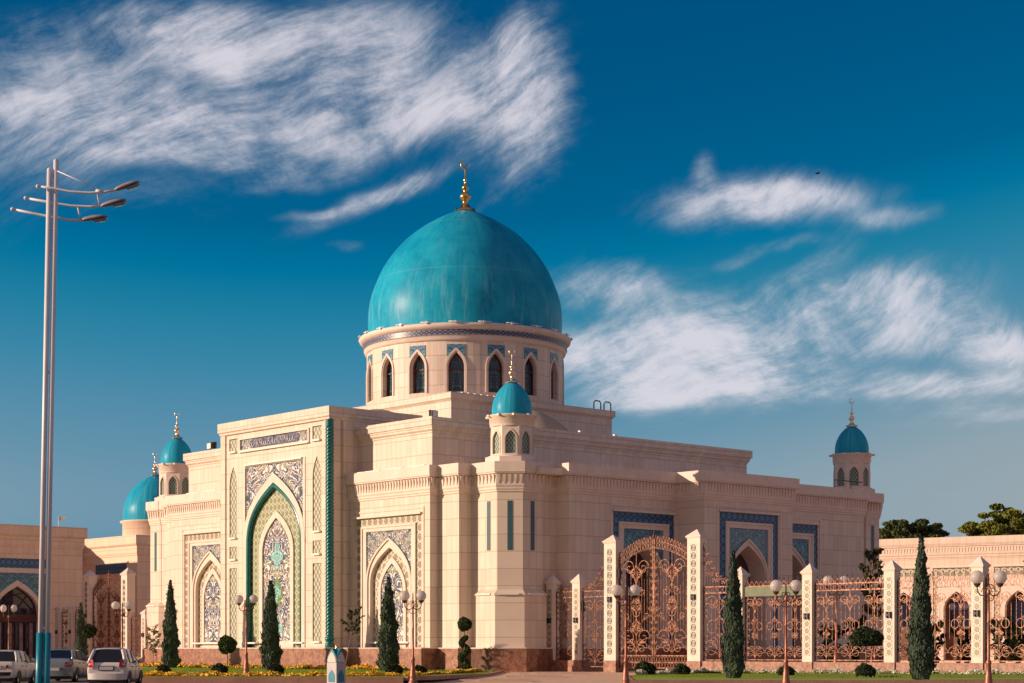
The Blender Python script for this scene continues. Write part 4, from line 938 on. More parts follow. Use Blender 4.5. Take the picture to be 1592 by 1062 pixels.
def topiary_ball(name, loc, R, zc, lab, m='topi', sz=1.0, flat=0, stem=True, seed=1, n=2600, group=None, trunk_r=.035):
    t = thing(name, lab, 'topiary' if stem else 'bush', loc, 0, group); r = random.Random(seed)
    leaves('crown', [m], ball_shell((0, 0, zc), R, n, .085, r, sz, flat), t)
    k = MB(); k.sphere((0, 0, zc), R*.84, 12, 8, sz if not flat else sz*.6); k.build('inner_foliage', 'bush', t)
    if stem: k = MB(); k.tube([(0, 0, -.1), (.03, 0, zc*.5), (0, 0, zc)], trunk_r, 6); k.build('trunk', 'bark', t)
    return t
topiary_ball('lollipop_tree', px(353, 129.5), .64, 1.75, 'small round ball topiary on a thin stem left of the portal arch', seed=2)
topiary_ball('lollipop_tree', px(1346, 97), .86, 1.95, 'flat domed dark topiary tree before the right fence panel', 'bush', .72, .35, seed=3, n=3400)
topiary_ball('lollipop_tree', px(139, 148), .55, 2.9, 'small dark ball topiary at the foot of the left gate pillar', 'bush', seed=4)
for x, Y, R, lab in ((254, 99, .37, 'low round dark bush below the slim left cypress'), (341, 97, .42, 'low round dark bush between the left cypress and the bronze lamp'), (429, 100, .42, 'low round bush at the foot of the portal cypress'), (612, 92, .42, 'low round bush beside the lamp right of the portal'), (652, 92, .36, 'low dark bush just right of the lamp before the right wing'), (1003, 90, .5, 'dark mounded bush left of the flower bed beside the gate'), (1060, 93, .4, 'low bush in the flower bed under the right gate pillar'), (1222, 84, .36, 'low dark bush behind the lamp before the green board'), (1345, 80, .42, 'low dark bush at the foot of the domed topiary tree')):
    topiary_ball('round_bush', px(x, Y), R, R*.65, lab, 'bush', .8, 0, False, int(x), 1100, 'low round bushes on the lawns')
# spiral topiary
t = thing('spiral_topiary', 'spiral clipped topiary with a ball on top beside the corner tower', 'topiary', px(722, 112)); r = random.Random(9)
def spiral():
    yield from ball_shell((0, 0, 2.98), .42, 2600, .07, r)
    for i in range(5200):
        q = r.random(); a = q*2*pi*1.75+.6; zc = .55+q*1.6; w = (.36-.10*q); c = Vector((cos(a)*w*.62, sin(a)*w*.62, zc))
        d = rv(r); yield quadgen(c+Vector((d.x*w*.62, d.y*w*.62, d.z*.17)), .07, r)
    yield from ball_shell((0, 0, .22), .48, 1500, .08, r, .5)
leaves('crown', ['topi'], spiral(), t); k = MB(); k.tube([(0, 0, -.1), (0, 0, 2.9)], .035, 6); k.sphere((0, 0, 2.98), .35, 12, 8); k.build('trunk', 'bark', t)
# young loose trees
def loose_tree(name, loc, H, R, lab, m, seed, n=420, s=.13, tr=.04, lean=(0, 0), zlo=.45):
    t = thing(name, lab, 'tree', loc); r = random.Random(seed); k = MB(); tips = []
    k.tube([(0, 0, -.1), (lean[0]*.5, lean[1]*.5, H*.5), (lean[0], lean[1], H*.95)], [tr, tr*.8, tr*.3], 6)
    for i in range(14):
        h = zlo+(.95-zlo)*i/13; a = i*2.4; L = R*(1.1-.6*abs(h-.7)/.35)*r.uniform(.7, 1.1); b = Vector((lean[0]*h, lean[1]*h, H*h)); e = b+Vector((cos(a)*L, sin(a)*L, L*r.uniform(.4, 1.1)))
        k.tube([b, b.lerp(e, .5)+rv(r)*.05, e], [tr*.4, tr*.3, tr*.15], 4, False); tips += [b.lerp(e, q) for q in (.4, .6, .8, 1)]
    k.build('trunk', 'bark', t)
    leaves('crown', [m], (quadgen(r.choice(tips)+rv(r)*R*.25*r.random(), s*r.uniform(.6, 1.3), r) for _ in range(n)), t)
    return t
loose_tree('young_tree', px(535, 116), 3.9, .62, 'thin leaning sapling with sparse leaves right of the teal column', 'young', 11, 520, .12, .04, (.75, 0), .6)
loose_tree('rose_bush', px(238, 133), 3.0, .62, 'sparse pale leafed shrub left of the first cypress', 'rose', 12, 420, .14, .03, (0, 0), .35)
loose_tree('young_tree', (world(4.5, -26)[0], world(4.5, -26)[1], 0), 7.2, .9, 'loose young tree rising behind the fence right of the green board', 'young', 13, 1000, .2, .07)
loose_tree('young_tree', (world(4.0, -37.0)[0]+.1, world(4.0, -37.0)[1], 0), 7.0, .8, 'leafy sapling rising behind the right fence pillar', 'young', 14, 900, .17, .06)
for i, (x, Y, H) in enumerate(((1290, 122, 2.9), (1330, 126, 3.4), (1452, 124, 3.0), (1500, 128, 2.6), (1556, 118, 3.2), (1580, 124, 3.0))):
    loose_tree('shrub', px(x, Y, 0), H, .9, ['bushy shrub behind the iron panel left of the domed topiary', 'bushy shrub behind the iron panel at the domed topiary', 'bushy shrub behind the fence right of the largest cypress', 'lower shrub before the brown annex doorway', 'leafy shrub behind the fence right of the last lamp', 'rightmost leafy shrub behind the fence at the picture edge'][i], 'bush', 20+i, 1700, .16, .04, (0, 0), .2)
def big_tree(loc, H, Rx, Rz, lab, m, seed, n=16000):
    t = thing('broadleaf_tree', lab, 'tree', loc, 0, 'trees beyond the right annex'); r = random.Random(seed); k = MB()
    k.tube([(0, 0, 0), (.2, 0, H*.4), (0, 0, H*.75)], [.45, .32, .15], 8); cl = []
    for i in range(64):
        d = rv(r); q = r.uniform(.35, 1.05); c = Vector((d.x*Rx*q, d.y*Rx*q, H-Rz+abs(d.z)*Rz*q*1.0-.2*Rz)); cl.append((c, r.uniform(.13, .25)*Rx))
        k.tube([(0, 0, H*.45), (c.x*.5, c.y*.5, (H*.45+c.z)/2+.4), c[:]], [.16, .09, .04], 5, False)
    k.build('trunk', 'bark', t)
    def g():
        for _ in range(n):
            c, R = r.choice(cl); d = rv(r); yield quadgen(c+Vector((d.x*R, d.y*R, d.z*R*.45))*(.5+.5*r.random()), .30*r.uniform(.6, 1.2), r)
    leaves('crown', [m], g(), t); return t
Y = 235.0
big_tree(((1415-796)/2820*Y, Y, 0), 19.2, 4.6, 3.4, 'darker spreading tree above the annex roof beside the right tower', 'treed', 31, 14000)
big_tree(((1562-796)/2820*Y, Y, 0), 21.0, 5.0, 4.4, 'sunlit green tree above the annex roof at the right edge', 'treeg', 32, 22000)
# flower beds (uncountable)
def bed(name, lab, cat, mats, path, w, n, s=.09, frac=.55, hz=.16, seed=1):
    r = random.Random(seed)
    def g():
        for _ in range(n):
            q = r.random()*(len(path)-1); i = int(q); t_ = q-i; a, b = path[i], path[i+1]; x = a[0]+(b[0]-a[0])*t_; y = a[1]+(b[1]-a[1])*t_
            clump = .6+.4*sin(x*2.3+seed)*cos(x*5.1); e = r.uniform(-w, w); top = r.random() < frac
            z = lawnz(0, y)+hz*clump*(1-(e/w)**2*.6)*(r.uniform(.75, 1.1) if top else r.uniform(.1, .9))+.02
            yield quadgen(Vector((x+r.uniform(-.1, .1), y+e, z)), s*r.uniform(.7, 1.3), r, 0 if top else 1)
    return tag(leaves(name, mats, g()), lab, cat, kind='stuff')
bed('marigold_bed', 'strip of yellow marigolds along the near brown kerb', 'flowers', ['yellow', 'flowleaf'], [(-16, 78.6), (-14, 78.6), (-6.0, 79.4), (-4.2, 81)], .9, 20000, .10, .62, .24, 3)
W2 = lambda u, v: world(u, v)[:2]
bed('marigold_bed', 'strip of yellow marigolds under the granite plinth of the mosque', 'flowers', ['yellow', 'flowleaf'], [W2(-4.6, 44), W2(-6.9, 28), W2(-6.9, 13), W2(-5.8, 11), W2(-5.8, 4)], .7, 16000, .12, .5, .38, 5)
bed('marigold_bed', 'yellow flowers around the spiral topiary by the corner tower', 'flowers', ['yellow', 'flowleaf'], [(-4.4, 88), (-3.4, 100), (-2.0, 113)], .8, 9000, .10, .4, .25, 6)
bed('petunia_bed', 'strip of white flowers under the stone base of the right fence', 'flowers', ['whitefl', 'flowleaf'], [(6.2, 88.5), (8.0, 97)]+[W2(.55, v) for v in (-17, -24, -30, -36, -42)], .75, 26000, .09, .45, .32, 7)
def turf():
    r = random.Random(4)
    for _ in range(26000):
        if r.random() < .6: y = 77.3+55*r.random()**1.6; x = r.uniform(-16 if y < 97 else -34, RE(y)-.3)
        else: y = 79+22*r.random(); x = r.uniform(LE2(y)+.2, 28); 
        if x > 5 and y > 84 and x > fence_x(y)-.2: continue
        yield Vector((x, y, lawnz(0, y)+.03)), Vector((r.uniform(.02, .05), 0, 0)), Vector((r.uniform(-.02, .02), 0, .045)), 0
tag(leaves('grass', ['grass'], turf()), 'short mown green grass on the lawns', 'grass', kind='stuff')
# ---------------------------------------------------------------- lamps
lp = thing('globe_lamp', 'x', 'street lamp')
k = MB(); k.lathe([(.20, 0), (.20, .10), (.15, .16), (.13, .30), (.15, .36), (.13, .42), (.09, .75), (.07, 1.0), (.085, 1.04), (.085, 1.1), (.048, 1.16), (.042, 2.3), (.055, 2.34), (.042, 2.38), (.036, 3.15), (.06, 3.18), (.06, 3.26), (.03, 3.32), (.022, 3.75), (.0, 3.9)], (0,0,0), 14); k.build('pole', 'lampmetal', lp)
for s_ in (-1, 1):
    k = MB(); k.tube([(0, 0, 3.22), (s_*.12, 0, 3.12), (s_*.25, 0, 3.14), (s_*.34, 0, 3.26), (s_*.345, 0, 3.40)], .02, 6)
    for q in ((.06, 3.3, 80, 4), (.1, 3.16, -40, -5), (.2, 3.2, 60, 6)): 
        a0 = radians(q[2]); pts = []; x, z, a = q[0], q[1], a0
        for i in range(12): a += q[3]*.03*(1+i*.25); x += cos(a)*.032; z += sin(a)*.032; pts.append((s_*x, 0, z))
        k.tube(pts, .014, 5)
    k.lathe([(.02, 0), (.06, .02), (.10, .08), (.12, .12)], (s_*.345, 0, 3.38), 12); k.build('arm', 'copper', lp)
    k = MB(); k.sphere((s_*.345, 0, 3.69), .212, 24, 16); k.build('globe', 'globe', lp)
LP = [(642, 75.2, 1, 'bronze twin globe lamp before the wing right of the portal'), (383, 86.8, 1, 'bronze twin globe lamp before the portal arch'), (190, 92, 1, 'twin globe lamp standing behind the white hatchback'), (13.5, 99, 1, 'leftmost twin globe lamp behind the cream sedan'),
      (973, 66.4, .985, 'tall twin globe lamp in front of the left tall gate pillar'), (1222, 61.7, .985, 'twin globe lamp before the green board on the fence'), (1537, 55.6, 1.0, 'nearest twin globe lamp at the right end of the fence'),
      (1300, 113, 1.55, 'twin globe lamp behind the iron panel left of the domed topiary'), (1357, 122, 1.45, 'twin globe lamp behind the fence above the domed topiary'), (1490, 130, 1.22, 'twin globe lamp before the brown annex doorway behind the fence')]
for i, (x, Y, s_, lab) in enumerate(LP):
    l = (px(x, Y)[0], Y, 0 if Y < 77 or x > 950 or x < 220 else lawnz(0, Y))
    if i == 0: o = lp; o.location = l
    else: o = dup(lp, l)
    o.scale = (s_,)*3; o['label'] = lab; o['group'] = 'twin globe lamps around the mosque'; o.rotation_euler = (0, 0, [0, .15, -.1, .2, .1, 0, -.1, .2, .3, -.4][i])
    if i == 3: o.scale = (.8, .8, 1)
# tall lamp post
SP = thing('street_light', 'tall twin pipe street light with teal foot and three curved arms', 'street light', (-10.41, 40, 0))
def pos(x, y, dy=0.0): return Vector(((x-796)/2820*40+10.41, dy, 1.5+(1008.5-y)/2820*40))
k = MB(); lean = lambda z, q: (q+.235*(z/12.2), 0 if q < .1 else .02, z)
for q, top in ((-.02, 12.05), (.115, 12.25)):
    k.tube([lean(z, q) for z in (1.7, 6, top)], .057, 12); k.sphere(lean(top, q), .057, 12, 6)
k.build('pipe', 'steel', SP)
k = MB(); 
for z in (11.95, 11.3, 10.75, 10.3, 7.6, 4.15, 1.95): k.tube([lean(z, -.0), lean(z, .11)], .035, 6)
k.build('spacer', 'steel', SP)
k = MB()
for q in (-.035, .125): k.tube([lean(z, q) for z in (0, 1.85)], .078, 14)
k.lathe([(.3, 0), (.3, .03), (.1, .05)], (.05, 0, 0), 16); k.build('teal_sleeve', 'teal', SP)
for (pts_, lx, dy) in ((((61, 292), (82, 294.5), (110, 300), (140, 302), (165, 300.5), (183, 297.5)), (183, 297, 218.5, 285), -.12), (((40, 308), (80, 315), (110, 320), (140, 321.5), (160, 320)), (160, 320, 196, 311), 0), (((17, 323), (50, 330), (82, 336), (105, 340), (128, 341)), (128, 340, 165, 335), .12)):
    a = MB(); a.tube([pos(x, y, dy) for x, y in pts_], .028, 8); a.sphere(pos(*pts_[0], dy), .045, 10, 6); am = a.build('arm', 'steel', SP)
    x0, y0, x1, y1 = lx; p, q = pos(x0, y0, dy), pos(x1, y1, dy); d = (q-p).normalized(); up = Vector((0, 0, 1)); nrm = (up-d*up.dot(d)).normalized(); sd_ = d.cross(nrm)
    h_ = MB(); L = (q-p).length; secs = ((-.05, .03, .03), (.03, .08, .06), (.18, .11, .075), (.3, .12, .07), (.42, .12, .05), (L, .07, .02))
    rings = []
    for t_, w, hh in secs:
        c = p+d*t_; rings.append([c+sd_*w*cos(b_)+nrm*hh*sin(b_)*(1 if sin(b_) > 0 else .5) for b_ in [2*pi*i/12 for i in range(12)]])
    vs = [v for rg in rings for v in rg]; n_ = 12
    h_.add(vs, [(i*n_+j, i*n_+(j+1) % n_, (i+1)*n_+(j+1) % n_, (i+1)*n_+j) for i in range(len(secs)-1) for j in range(n_)]+[tuple(range(12)), tuple((len(secs)-1)*n_+j for j in range(n_))], smooth=True)
    hd = h_.build('lamp_head', 'lamphead', SP)
    g_ = MB(); c = p+d*(L*.68)-nrm*.035; g_.add([c+sd_*.095*cos(b_)+d*.17*sin(b_)-nrm*.01 for b_ in [2*pi*i/14 for i in range(14)]]+[c+sd_*.06*cos(b_)+d*.12*sin(b_)-nrm*.05 for b_ in [2*pi*i/14 for i in range(14)]], [(i, (i+1) % 14, 14+(i+1) % 14, 14+i) for i in range(14)]+[tuple(range(14, 28))], smooth=True); g_.build('lens', 'lens', hd)
k = MB(); k.tube([pos(91, 268, -.12), pos(158, 297.5, -.12)], .012, 6); k.tube([pos(153, 303, -.12), pos(155, 318, 0)], .018, 6); k.tube([pos(121, 322, 0), pos(123, 338, .12)], .018, 6); k.tube([pos(151, 299, -.12), pos(162, 300, -.12)], .035, 6); k.build('stay_rod', 'steel', SP)
# little domed marker
st = thing('domed_marker', 'small white and turquoise domed stone marker with arched sides at the kerb', 'marker', (-7.27, 75, 0), radians(52))
h_ = .27; k = MB(); k.box(-h_, h_, -h_, h_, .0, .92)
k.build('body', mat('pale_lilac_stone', rough=.5, build=varied((.50,.47,.47), (.58,.54,.52), 2, 2, False)), st)
k = MB(); c_ = MB(); sm_ = MB()
for rot in (0, 1):
    Fq = (lambda a, z, d: (a, d, z)) if rot == 0 else (lambda a, z, d: (d, a, z))
    c_.region(Fq, arch(0, h_*.97, .92, .98, 1.50, 2.0, 10), (), -h_+.012, h_-.012); k.region(Fq, arch(0, h_*.84, .94, .98, 1.38, 2.0, 10), (), -h_-.004, h_+.004); k.region(Fq, arch(0, h_*.84, .94, .98, 1.38, 2.0, 10), (), h_+.004, h_-.05)
    for d0, d1 in ((-h_-.01, 0), (h_+.01, 0)): sm_.region(Fq, arch(0, h_*.66, .12, .35, .62, 2.0, 10), (), d0, d1)
k.build('arched_gable', 'trim', st); c_.build('domed_roof', 'teal', st); sm_.build('arched_inlay', 'teal', st)
k = MB(); k.lathe([(.04, 1.46), (.05, 1.52), (.015, 1.56), (.03, 1.6), (.01, 1.64), (.0, 1.74)], (0,0,0), 8); k.build('finial', 'gold', st)
# flag on the annex roof, bird
k = MB(); b = thing('flagpole', 'thin pole with a small white pennant above the left annex roof', 'flagpole', px(91, 178, 12.5)); k.tube([(0, 0, 0), (0, 0, 2.0)], .04, 6); k.build('pole', 'steel', b)
k = MB(); k.add([(0, 0, 2.0), (.8, .05, 1.9), (.75, .05, 1.75), (.25, .12, 1.6), (0, 0, 1.55), (0, .02, 2.0), (.8, .07, 1.9), (.75, .07, 1.75), (.25, .14, 1.6), (0, .02, 1.55)], [(0,1,2,3,4), (9,8,7,6,5), (0,1,6,5), (1,2,7,6), (2,3,8,7), (3,4,9,8)]); k.build('pennant', 'whitefl', b)
k = MB(); bx_, by_, bz_ = (1271-796)/2820*140, 140, 1.5+(1008.5-269.5)/2820*140
k.lathe([(0, -.22), (.05, -.12), (.06, .02), (.03, .16), (0, .2)], (0,0,0), 8); k.add([(0, -.04, .05), (.04, .3, .09), (-.05, .34, .0), (0, -.04, -.08), (.04, -.36, .06), (-.05, -.38, -.02)], [(0, 1, 2, 3), (0, 4, 5, 3)])
bd = k.build('bird', 'black'); bd.location = (bx_, by_, bz_); bd.rotation_euler = (0, pi/2, .2); tag(bd, 'small dark bird flying over the right cloud', 'bird')
# ---------------------------------------------------------------- cars (rear at y=0, nose towards +y)
def car(name, lab, X, Yr, rz, S):
    t = thing(name, lab, 'car', (X, Yr, 0), rz, 'cars parked along the kerb'); P = S['paint']; Wd = S['w']/2; L = S['l']
    st_ = S['stations']        # (y, halfwidth, zbottom, zbelt)
    body = bpy.data.objects.new
    k = MB(); rings = []
    for y, w, zb, zt, cr in st_:
        m_ = zb+(zt-zb)*.55
        half = [(0, zb), (w*.86, zb), (w*.97, zb+.07), (w, m_-.06), (w*.995, m_+.05), (w*.965, zt-.05), (w*.92, zt-.005), (w*.6, zt+cr*.7), (0, zt+cr)]
        rings.append([(a, y, z) for a, z in half]+[(-a, y, z) for a, z in half[-2:0:-1]])
    n = len(rings[0]); vs = [p for r_ in rings for p in r_]
    k.add(vs, [(i*n+j, i*n+(j+1) % n, (i+1)*n+(j+1) % n, (i+1)*n+j) for i in range(len(rings)-1) for j in range(n)]+[tuple(range(n)), tuple((len(rings)-1)*n+j for j in range(n))], smooth=True)
    b = k.build('body', P, t); md = b.modifiers.new('s', 'SUBSURF'); md.levels = md.render_levels = 2
    bv = None
    # greenhouse
    G = S['gh']      # y_rear_base, y_rear_top, y_front_top, y_front_base, z belt, z roof, half base, half top
    y0, y1, y2, y3, zb, zr, wb, wt = G
    k = MB(); rings = []
    for y, w, z in ((y1-.02, wt*.95, zr-.055), (y1+.12, wt, zr-.012), ((y1+y2)/2, wt*1.01, zr), (y2-.1, wt*.98, zr-.02), (y2+.04, wt*.94, zr-.07)):
        rings.append([(-w, y, z-.07), (-w*.93, y, z-.015), (-w*.6, y, z+.012), (0, y, z+.02), (w*.6, y, z+.012), (w*.93, y, z-.015), (w, y, z-.07)])
    vs = [p for r_ in rings for p in r_]; k.add(vs, [(i*7+j, i*7+j+1, (i+1)*7+j+1, (i+1)*7+j) for i in range(4) for j in range(6)], smooth=True)
    k.build('roof', P, t)
    for s_ in (-1, 1):
        C = [((s_*wb*.98, y0, zb-.04), (s_*wt*.95, y1, zr-.07)), ((s_*wb, y3, zb-.04), (s_*wt*.95, y2+.03, zr-.08))]
        for q in S['pill']: C.append(((s_*wb, q, zb-.04), (s_*wt, min(max(q+.03, y1+.05), y2-.02), zr-.06)))
        for i, (a, b_) in enumerate(C):
            k = MB(); k.tube([a, ((a[0]+b_[0])/2+s_*.015, (a[1]+b_[1])/2, (a[2]+b_[2])/2), b_], [S['cp'] if i == 0 else .032]*3, 8)
            if i == 0 and S.get('quarter'):
                q = S['quarter']; k.add([(s_*(wb+.003), y0+.02, zb-.03), (s_*(wb+.003), q-.12, zb-.03), (s_*(wt+.004), max(y1+.06, q-.3), zr-.08), (s_*(wt-.0), y1+.02, zr-.08)], [(0, 1, 2, 3)])
            k.build('window_pillar', P, t)
    def gl(name, pts, m='carglass'):
        q = MB(); a = [Vector(p) for p in pts]; nn = (a[1]-a[0]).cross(a[3]-a[0]).normalized()*.012
        q.add([p+nn for p in a]+[p-nn for p in a], [(0,1,2,3), (7,6,5,4), (0,1,5,4), (1,2,6,5), (2,3,7,6), (3,0,4,7)]); return q.build(name, m, t)
    e = .0
    gl('rear_window', [(-wb*.95, y0+.0, zb-.03), (wb*.95, y0+.0, zb-.03), (wt*.93, y1, zr-.065), (-wt*.93, y1, zr-.065)])
    gl('windscreen', [(-wb*.97, y3, zb-.03), (wb*.97, y3, zb-.03), (wt*.93, y2+.03, zr-.075), (-wt*.93, y2+.03, zr-.075)])
    for s_ in (-1, 1): gl('side_window', [(s_*wb*.985, y0+.05, zb-.03), (s_*wb*.985, y3-.03, zb-.03), (s_*wt*.985, y2, zr-.07), (s_*wt*.985, y1+.02, zr-.07)])
    # rear details
    for (x, w, z0, z1, dep, kind) in S['lights']:
        for s_ in (-1, 1):
            q = MB(); yy = S['ry'](z0, x); q.add([(s_*x, -.02+S['ly0'], z0), (s_*(x+w), .06+S['ly0'], z0+.02), (s_*(x+w+.01), .18+S['ly1'], z1), (s_*(x+w*.1), S['ly1']-.02, z1-.02),
                 (s_*x, .3, z0), (s_*(x+w-.02), .45, z0+.02), (s_*(x+w-.03), .5, z1), (s_*(x+w*.2), .4, z1)], [(0,1,2,3), (0,3,7,4), (1,5,6,2), (3,2,6,7), (0,4,5,1)], smooth=False); q.build('tail_light', kind, t)
    pz = S['plate']; q = MB(); q.box(-.27, .27, pz[0]-.018, pz[0]+.03, pz[1], pz[1]+.13); q.build('number_plate', 'plate', t)
    q = MB(); bz = S['bump']; rr = [(-Wd*.97, .16), (-Wd*.9, .03), (-Wd*.5, -.045), (0, -.06), (Wd*.5, -.045), (Wd*.9, .03), (Wd*.97, .16)]
    q.add([(x, y+.0, bz[0]) for x, y in rr]+[(x, y-.01, bz[1]) for x, y in rr], [(i, i+1, 8+i, 7+i) for i in range(6)], smooth=True); q.add([(x, y-.01, bz[1]) for x, y in rr]+[(x, y+.14, bz[1]+.01) for x, y in rr], [(i, i+1, 8+i, 7+i) for i in range(6)], smooth=True); q.build('rear_bumper', S.get('bm', P), t)
    if S.get('recess'):
        rc = S['recess']; q = MB(); q.box(-rc[0], rc[0], rc[3]-.01, rc[3]+.03, rc[1], rc[2]); q.build('plate_recess', S.get('rm', 'black'), t)
    q = MB()
    for s_ in (-1, 1): q.sphere((s_*(wb+.12), y3-.25, zb+.05), .10, 10, 8); 
    q.build('wing_mirror', P, t)
    q = MB()
    for s_ in (-1, 1):
        for yy in S['doorlines']: q.tube([(s_*(Wd*1.0), yy, .3), (s_*(Wd*1.002), yy, .6), (s_*(wb+.03), yy, zb-.06)], .006, 4, False)
        for yy in S['doorlines'][:2]: q.box(s_*Wd-.02, s_*Wd+.02, yy+.08, yy+.26, zb-.19, zb-.16)
    q.build('door_seam', 'black', t)
    for yy in (S['wy'][0], S['wy'][1]):
        for s_ in (-1, 1):
            w_ = MB(); R_ = S['wr']; xo = s_*(Wd-.02); xi = s_*(Wd-.22)
            prof = [(R_*.62, xo), (R_*.9, xo), (R_, xo-s_*.03), (R_, xi+s_*.03), (R_*.9, xi), (.05, xi)]
            vs = []; N_ = 28
            for rr_, xx in prof: vs += [(xx, yy+rr_*cos(2*pi*j/N_), R_+rr_*sin(2*pi*j/N_)) for j in range(N_)]
            w_.add(vs, [(i*N_+j, i*N_+(j+1) % N_, (i+1)*N_+(j+1) % N_, (i+1)*N_+j) for i in range(5) for j in range(N_)], smooth=True)
            wh = w_.build('wheel', 'tyre', t); r_ = MB(); vs = [(xo-s_*.02, yy+R_*.63*cos(2*pi*j/20), R_+R_*.63*sin(2*pi*j/20)) for j in range(20)]+[(xo-s_*.05, yy, R_)]; r_.add(vs, [(j, (j+1) % 20, 20) for j in range(20)]); r_.build('rim', 'rim', wh)
            a_ = MB(); pts = [(s_*(Wd+.004), yy+(R_+.06)*cos(pi*j/14), R_+(R_+.05)*sin(pi*j/14)) for j in range(15)]; a_.add(pts+[(p[0]-s_*.02, p[1], p[2]) for p in pts]+[(s_*(Wd+.004), yy, R_), ], [(j, j+1, 30) for j in range(14)]); a_.build('wheel_arch', 'black', wh)
    q = MB(); q.box(-Wd*.9, Wd*.9, .1, L-.15, .14, .3); q.build('underbody', 'black', t)
    return t
HB = dict(paint='carwhite', w=1.60, l=3.64, stations=[(.0, .70, .30, .80, .02), (.03, .76, .26, .92, .02), (.14, .80, .22, .98, .0), (.6, .80, .22, .97, .0), (1.8, .80, .2, .93, .0), (2.6, .80, .2, .92, .02), (2.95, .78, .22, .86, .05), (3.4, .74, .25, .74, .05), (3.62, .6, .3, .58, .02)],
    gh=(.10, .42, 1.75, 2.75, .96, 1.52, .735, .58), pill=[.95, 1.75], cp=.075, quarter=.5, lights=[(.50, .26, .76, 1.08, .1, 'tail'), (.53, .16, .70, .76, .1, 'tailw')], ry=lambda z, x: 0, ly0=-.05, ly1=.0, plate=(-.03, .66), bump=(.28, .52), bm='carwhite', recess=(.31, .635, .815, -.022), rm='black', wy=(.62, 2.95), wr=.29, doorlines=[.98, 1.8, 2.55])
car('parked_hatchback', 'white five door hatchback parked rightmost of the three cars', px(165.5, 71.6)[0], 71.6, radians(.5), HB)
SD = dict(paint='carsilver', w=1.72, l=4.5, stations=[(.0, .74, .32, .92, .02), (.05, .82, .26, 1.03, .02), (.3, .86, .22, 1.07, .03), (.75, .86, .22, 1.04, .03), (2.2, .86, .2, .97, .0), (3.2, .86, .2, .95, .02), (3.6, .84, .22, .88, .05), (4.2, .80, .25, .76, .05), (4.48, .64, .3, .6, .02)],
    gh=(.52, 1.18, 2.5, 3.3, 1.03, 1.47, .76, .58), pill=[1.6, 2.45], cp=.08, quarter=.9, lights=[(.50, .33, .70, .93, .1, 'tail'), (.56, .10, .76, .84, .1, 'tailw')], ry=lambda z, x: 0, ly0=-.05, ly1=-.02, plate=(-.05, .52), bump=(.28, .50), bm='carsilver', recess=(.34, .50, .68, -.035), rm='carsilver', wy=(.85, 3.6), wr=.32, doorlines=[1.15, 2.0, 3.0])
car('parked_sedan', 'silver blue sedan parked between the hatchback and the street light', px(83.0, 80.5)[0], 80.5, radians(-.5), SD)
BX = dict(paint='carcream', w=1.62, l=4.1, stations=[(.0, .76, .36, .93, .0), (.02, .80, .32, .97, .0), (.1, .81, .28, .985, .0), (.85, .81, .26, .98, .01), (2.0, .81, .25, .96, .0), (2.9, .81, .25, .94, .02), (3.2, .80, .26, .92, .03), (3.95, .78, .3, .88, .02), (4.08, .76, .36, .84, .0)],
    gh=(.72, 1.08, 2.35, 2.95, .97, 1.43, .735, .60), pill=[1.55, 2.3], cp=.06, quarter=.95, lights=[(.46, .26, .72, .86, .1, 'tail')], ry=lambda z, x: 0, ly0=-.04, ly1=-.04, plate=(-.02, .70), bump=(.42, .56), bm='black', recess=None, wy=(.75, 3.2), wr=.29, doorlines=[1.05, 1.7, 2.6])
car('parked_sedan', 'cream boxy old sedan at the left edge with a dark bumper', px(-9, 72.5)[0], 72.5, radians(.8), BX)
# ---------------------------------------------------------------- camera
cam = bpy.data.cameras.new('camera'); co = bpy.data.objects.new('camera', cam); COL.objects.link(co); sc.camera = co
co.location = (0, 0, 1.5); co.rotation_euler = (pi/2, 0, 0); cam.lens = 36*2820/1592; cam.sensor_width = 36; cam.shift_y = (1008.5-531)/1592; cam.clip_end = 9000; cam.clip_start = .5
# ---------------------------------------------------------------- sun and sky
SUN_EL = 15.0; sd = Vector((-.980, -.197, 0)).normalized()*cos(radians(SUN_EL)); sd.z = sin(radians(SUN_EL))
sl_ = bpy.data.lights.new('sun', 'SUN'); so = bpy.data.objects.new('sun', sl_); COL.objects.link(so); sl_.energy = 4.45; sl_.angle = radians(.6); sl_.color = (1.0, .735, .545)
so.rotation_euler = sd.to_track_quat('Z', 'Y').to_euler()
w = bpy.data.worlds.new('World'); sc.world = w; w.use_nodes = True; T = NT(w.node_tree); bg = T.n['Background']
sky = T.n.new('ShaderNodeTexSky'); sky.sky_type = 'NISHITA'; sky.sun_disc = False; sky.sun_elevation = radians(SUN_EL); sky.sun_rotation = atan2(sd.x, sd.y); sky.air_density = 1.0; sky.dust_density = 1.2; sky.ozone_density = 2.0
gc = T.n.new('ShaderNodeTexCoord').outputs['Generated']
nv = T.n.new('ShaderNodeVectorMath'); nv.operation = 'NORMALIZE'; T.link(gc, nv.inputs[0]); gx, gy, gz = T.sep(nv.outputs[0])
ysafe = T.m('MAXIMUM', gy, .05); tx = T.m('DIVIDE', gx, ysafe); tz = T.m('DIVIDE', gz, ysafe)
el = T.m('MAXIMUM', gz, 0.0)
SG = T.m('MULTIPLY', T.sep(sky.outputs[0])[1], .1)
rp = T.n.new('ShaderNodeValToRGB'); T.link(SG, rp.inputs[0])
while len(rp.color_ramp.elements) < len(SKYRAMP): rp.color_ramp.elements.new(.5)
for e_, (p_, c_) in zip(rp.color_ramp.elements, SKYRAMP): e_.position = p_
for e_, (p_, c_) in zip(rp.color_ramp.elements, SKYRAMP): e_.color = c_+(1,)
base = rp.outputs[0]
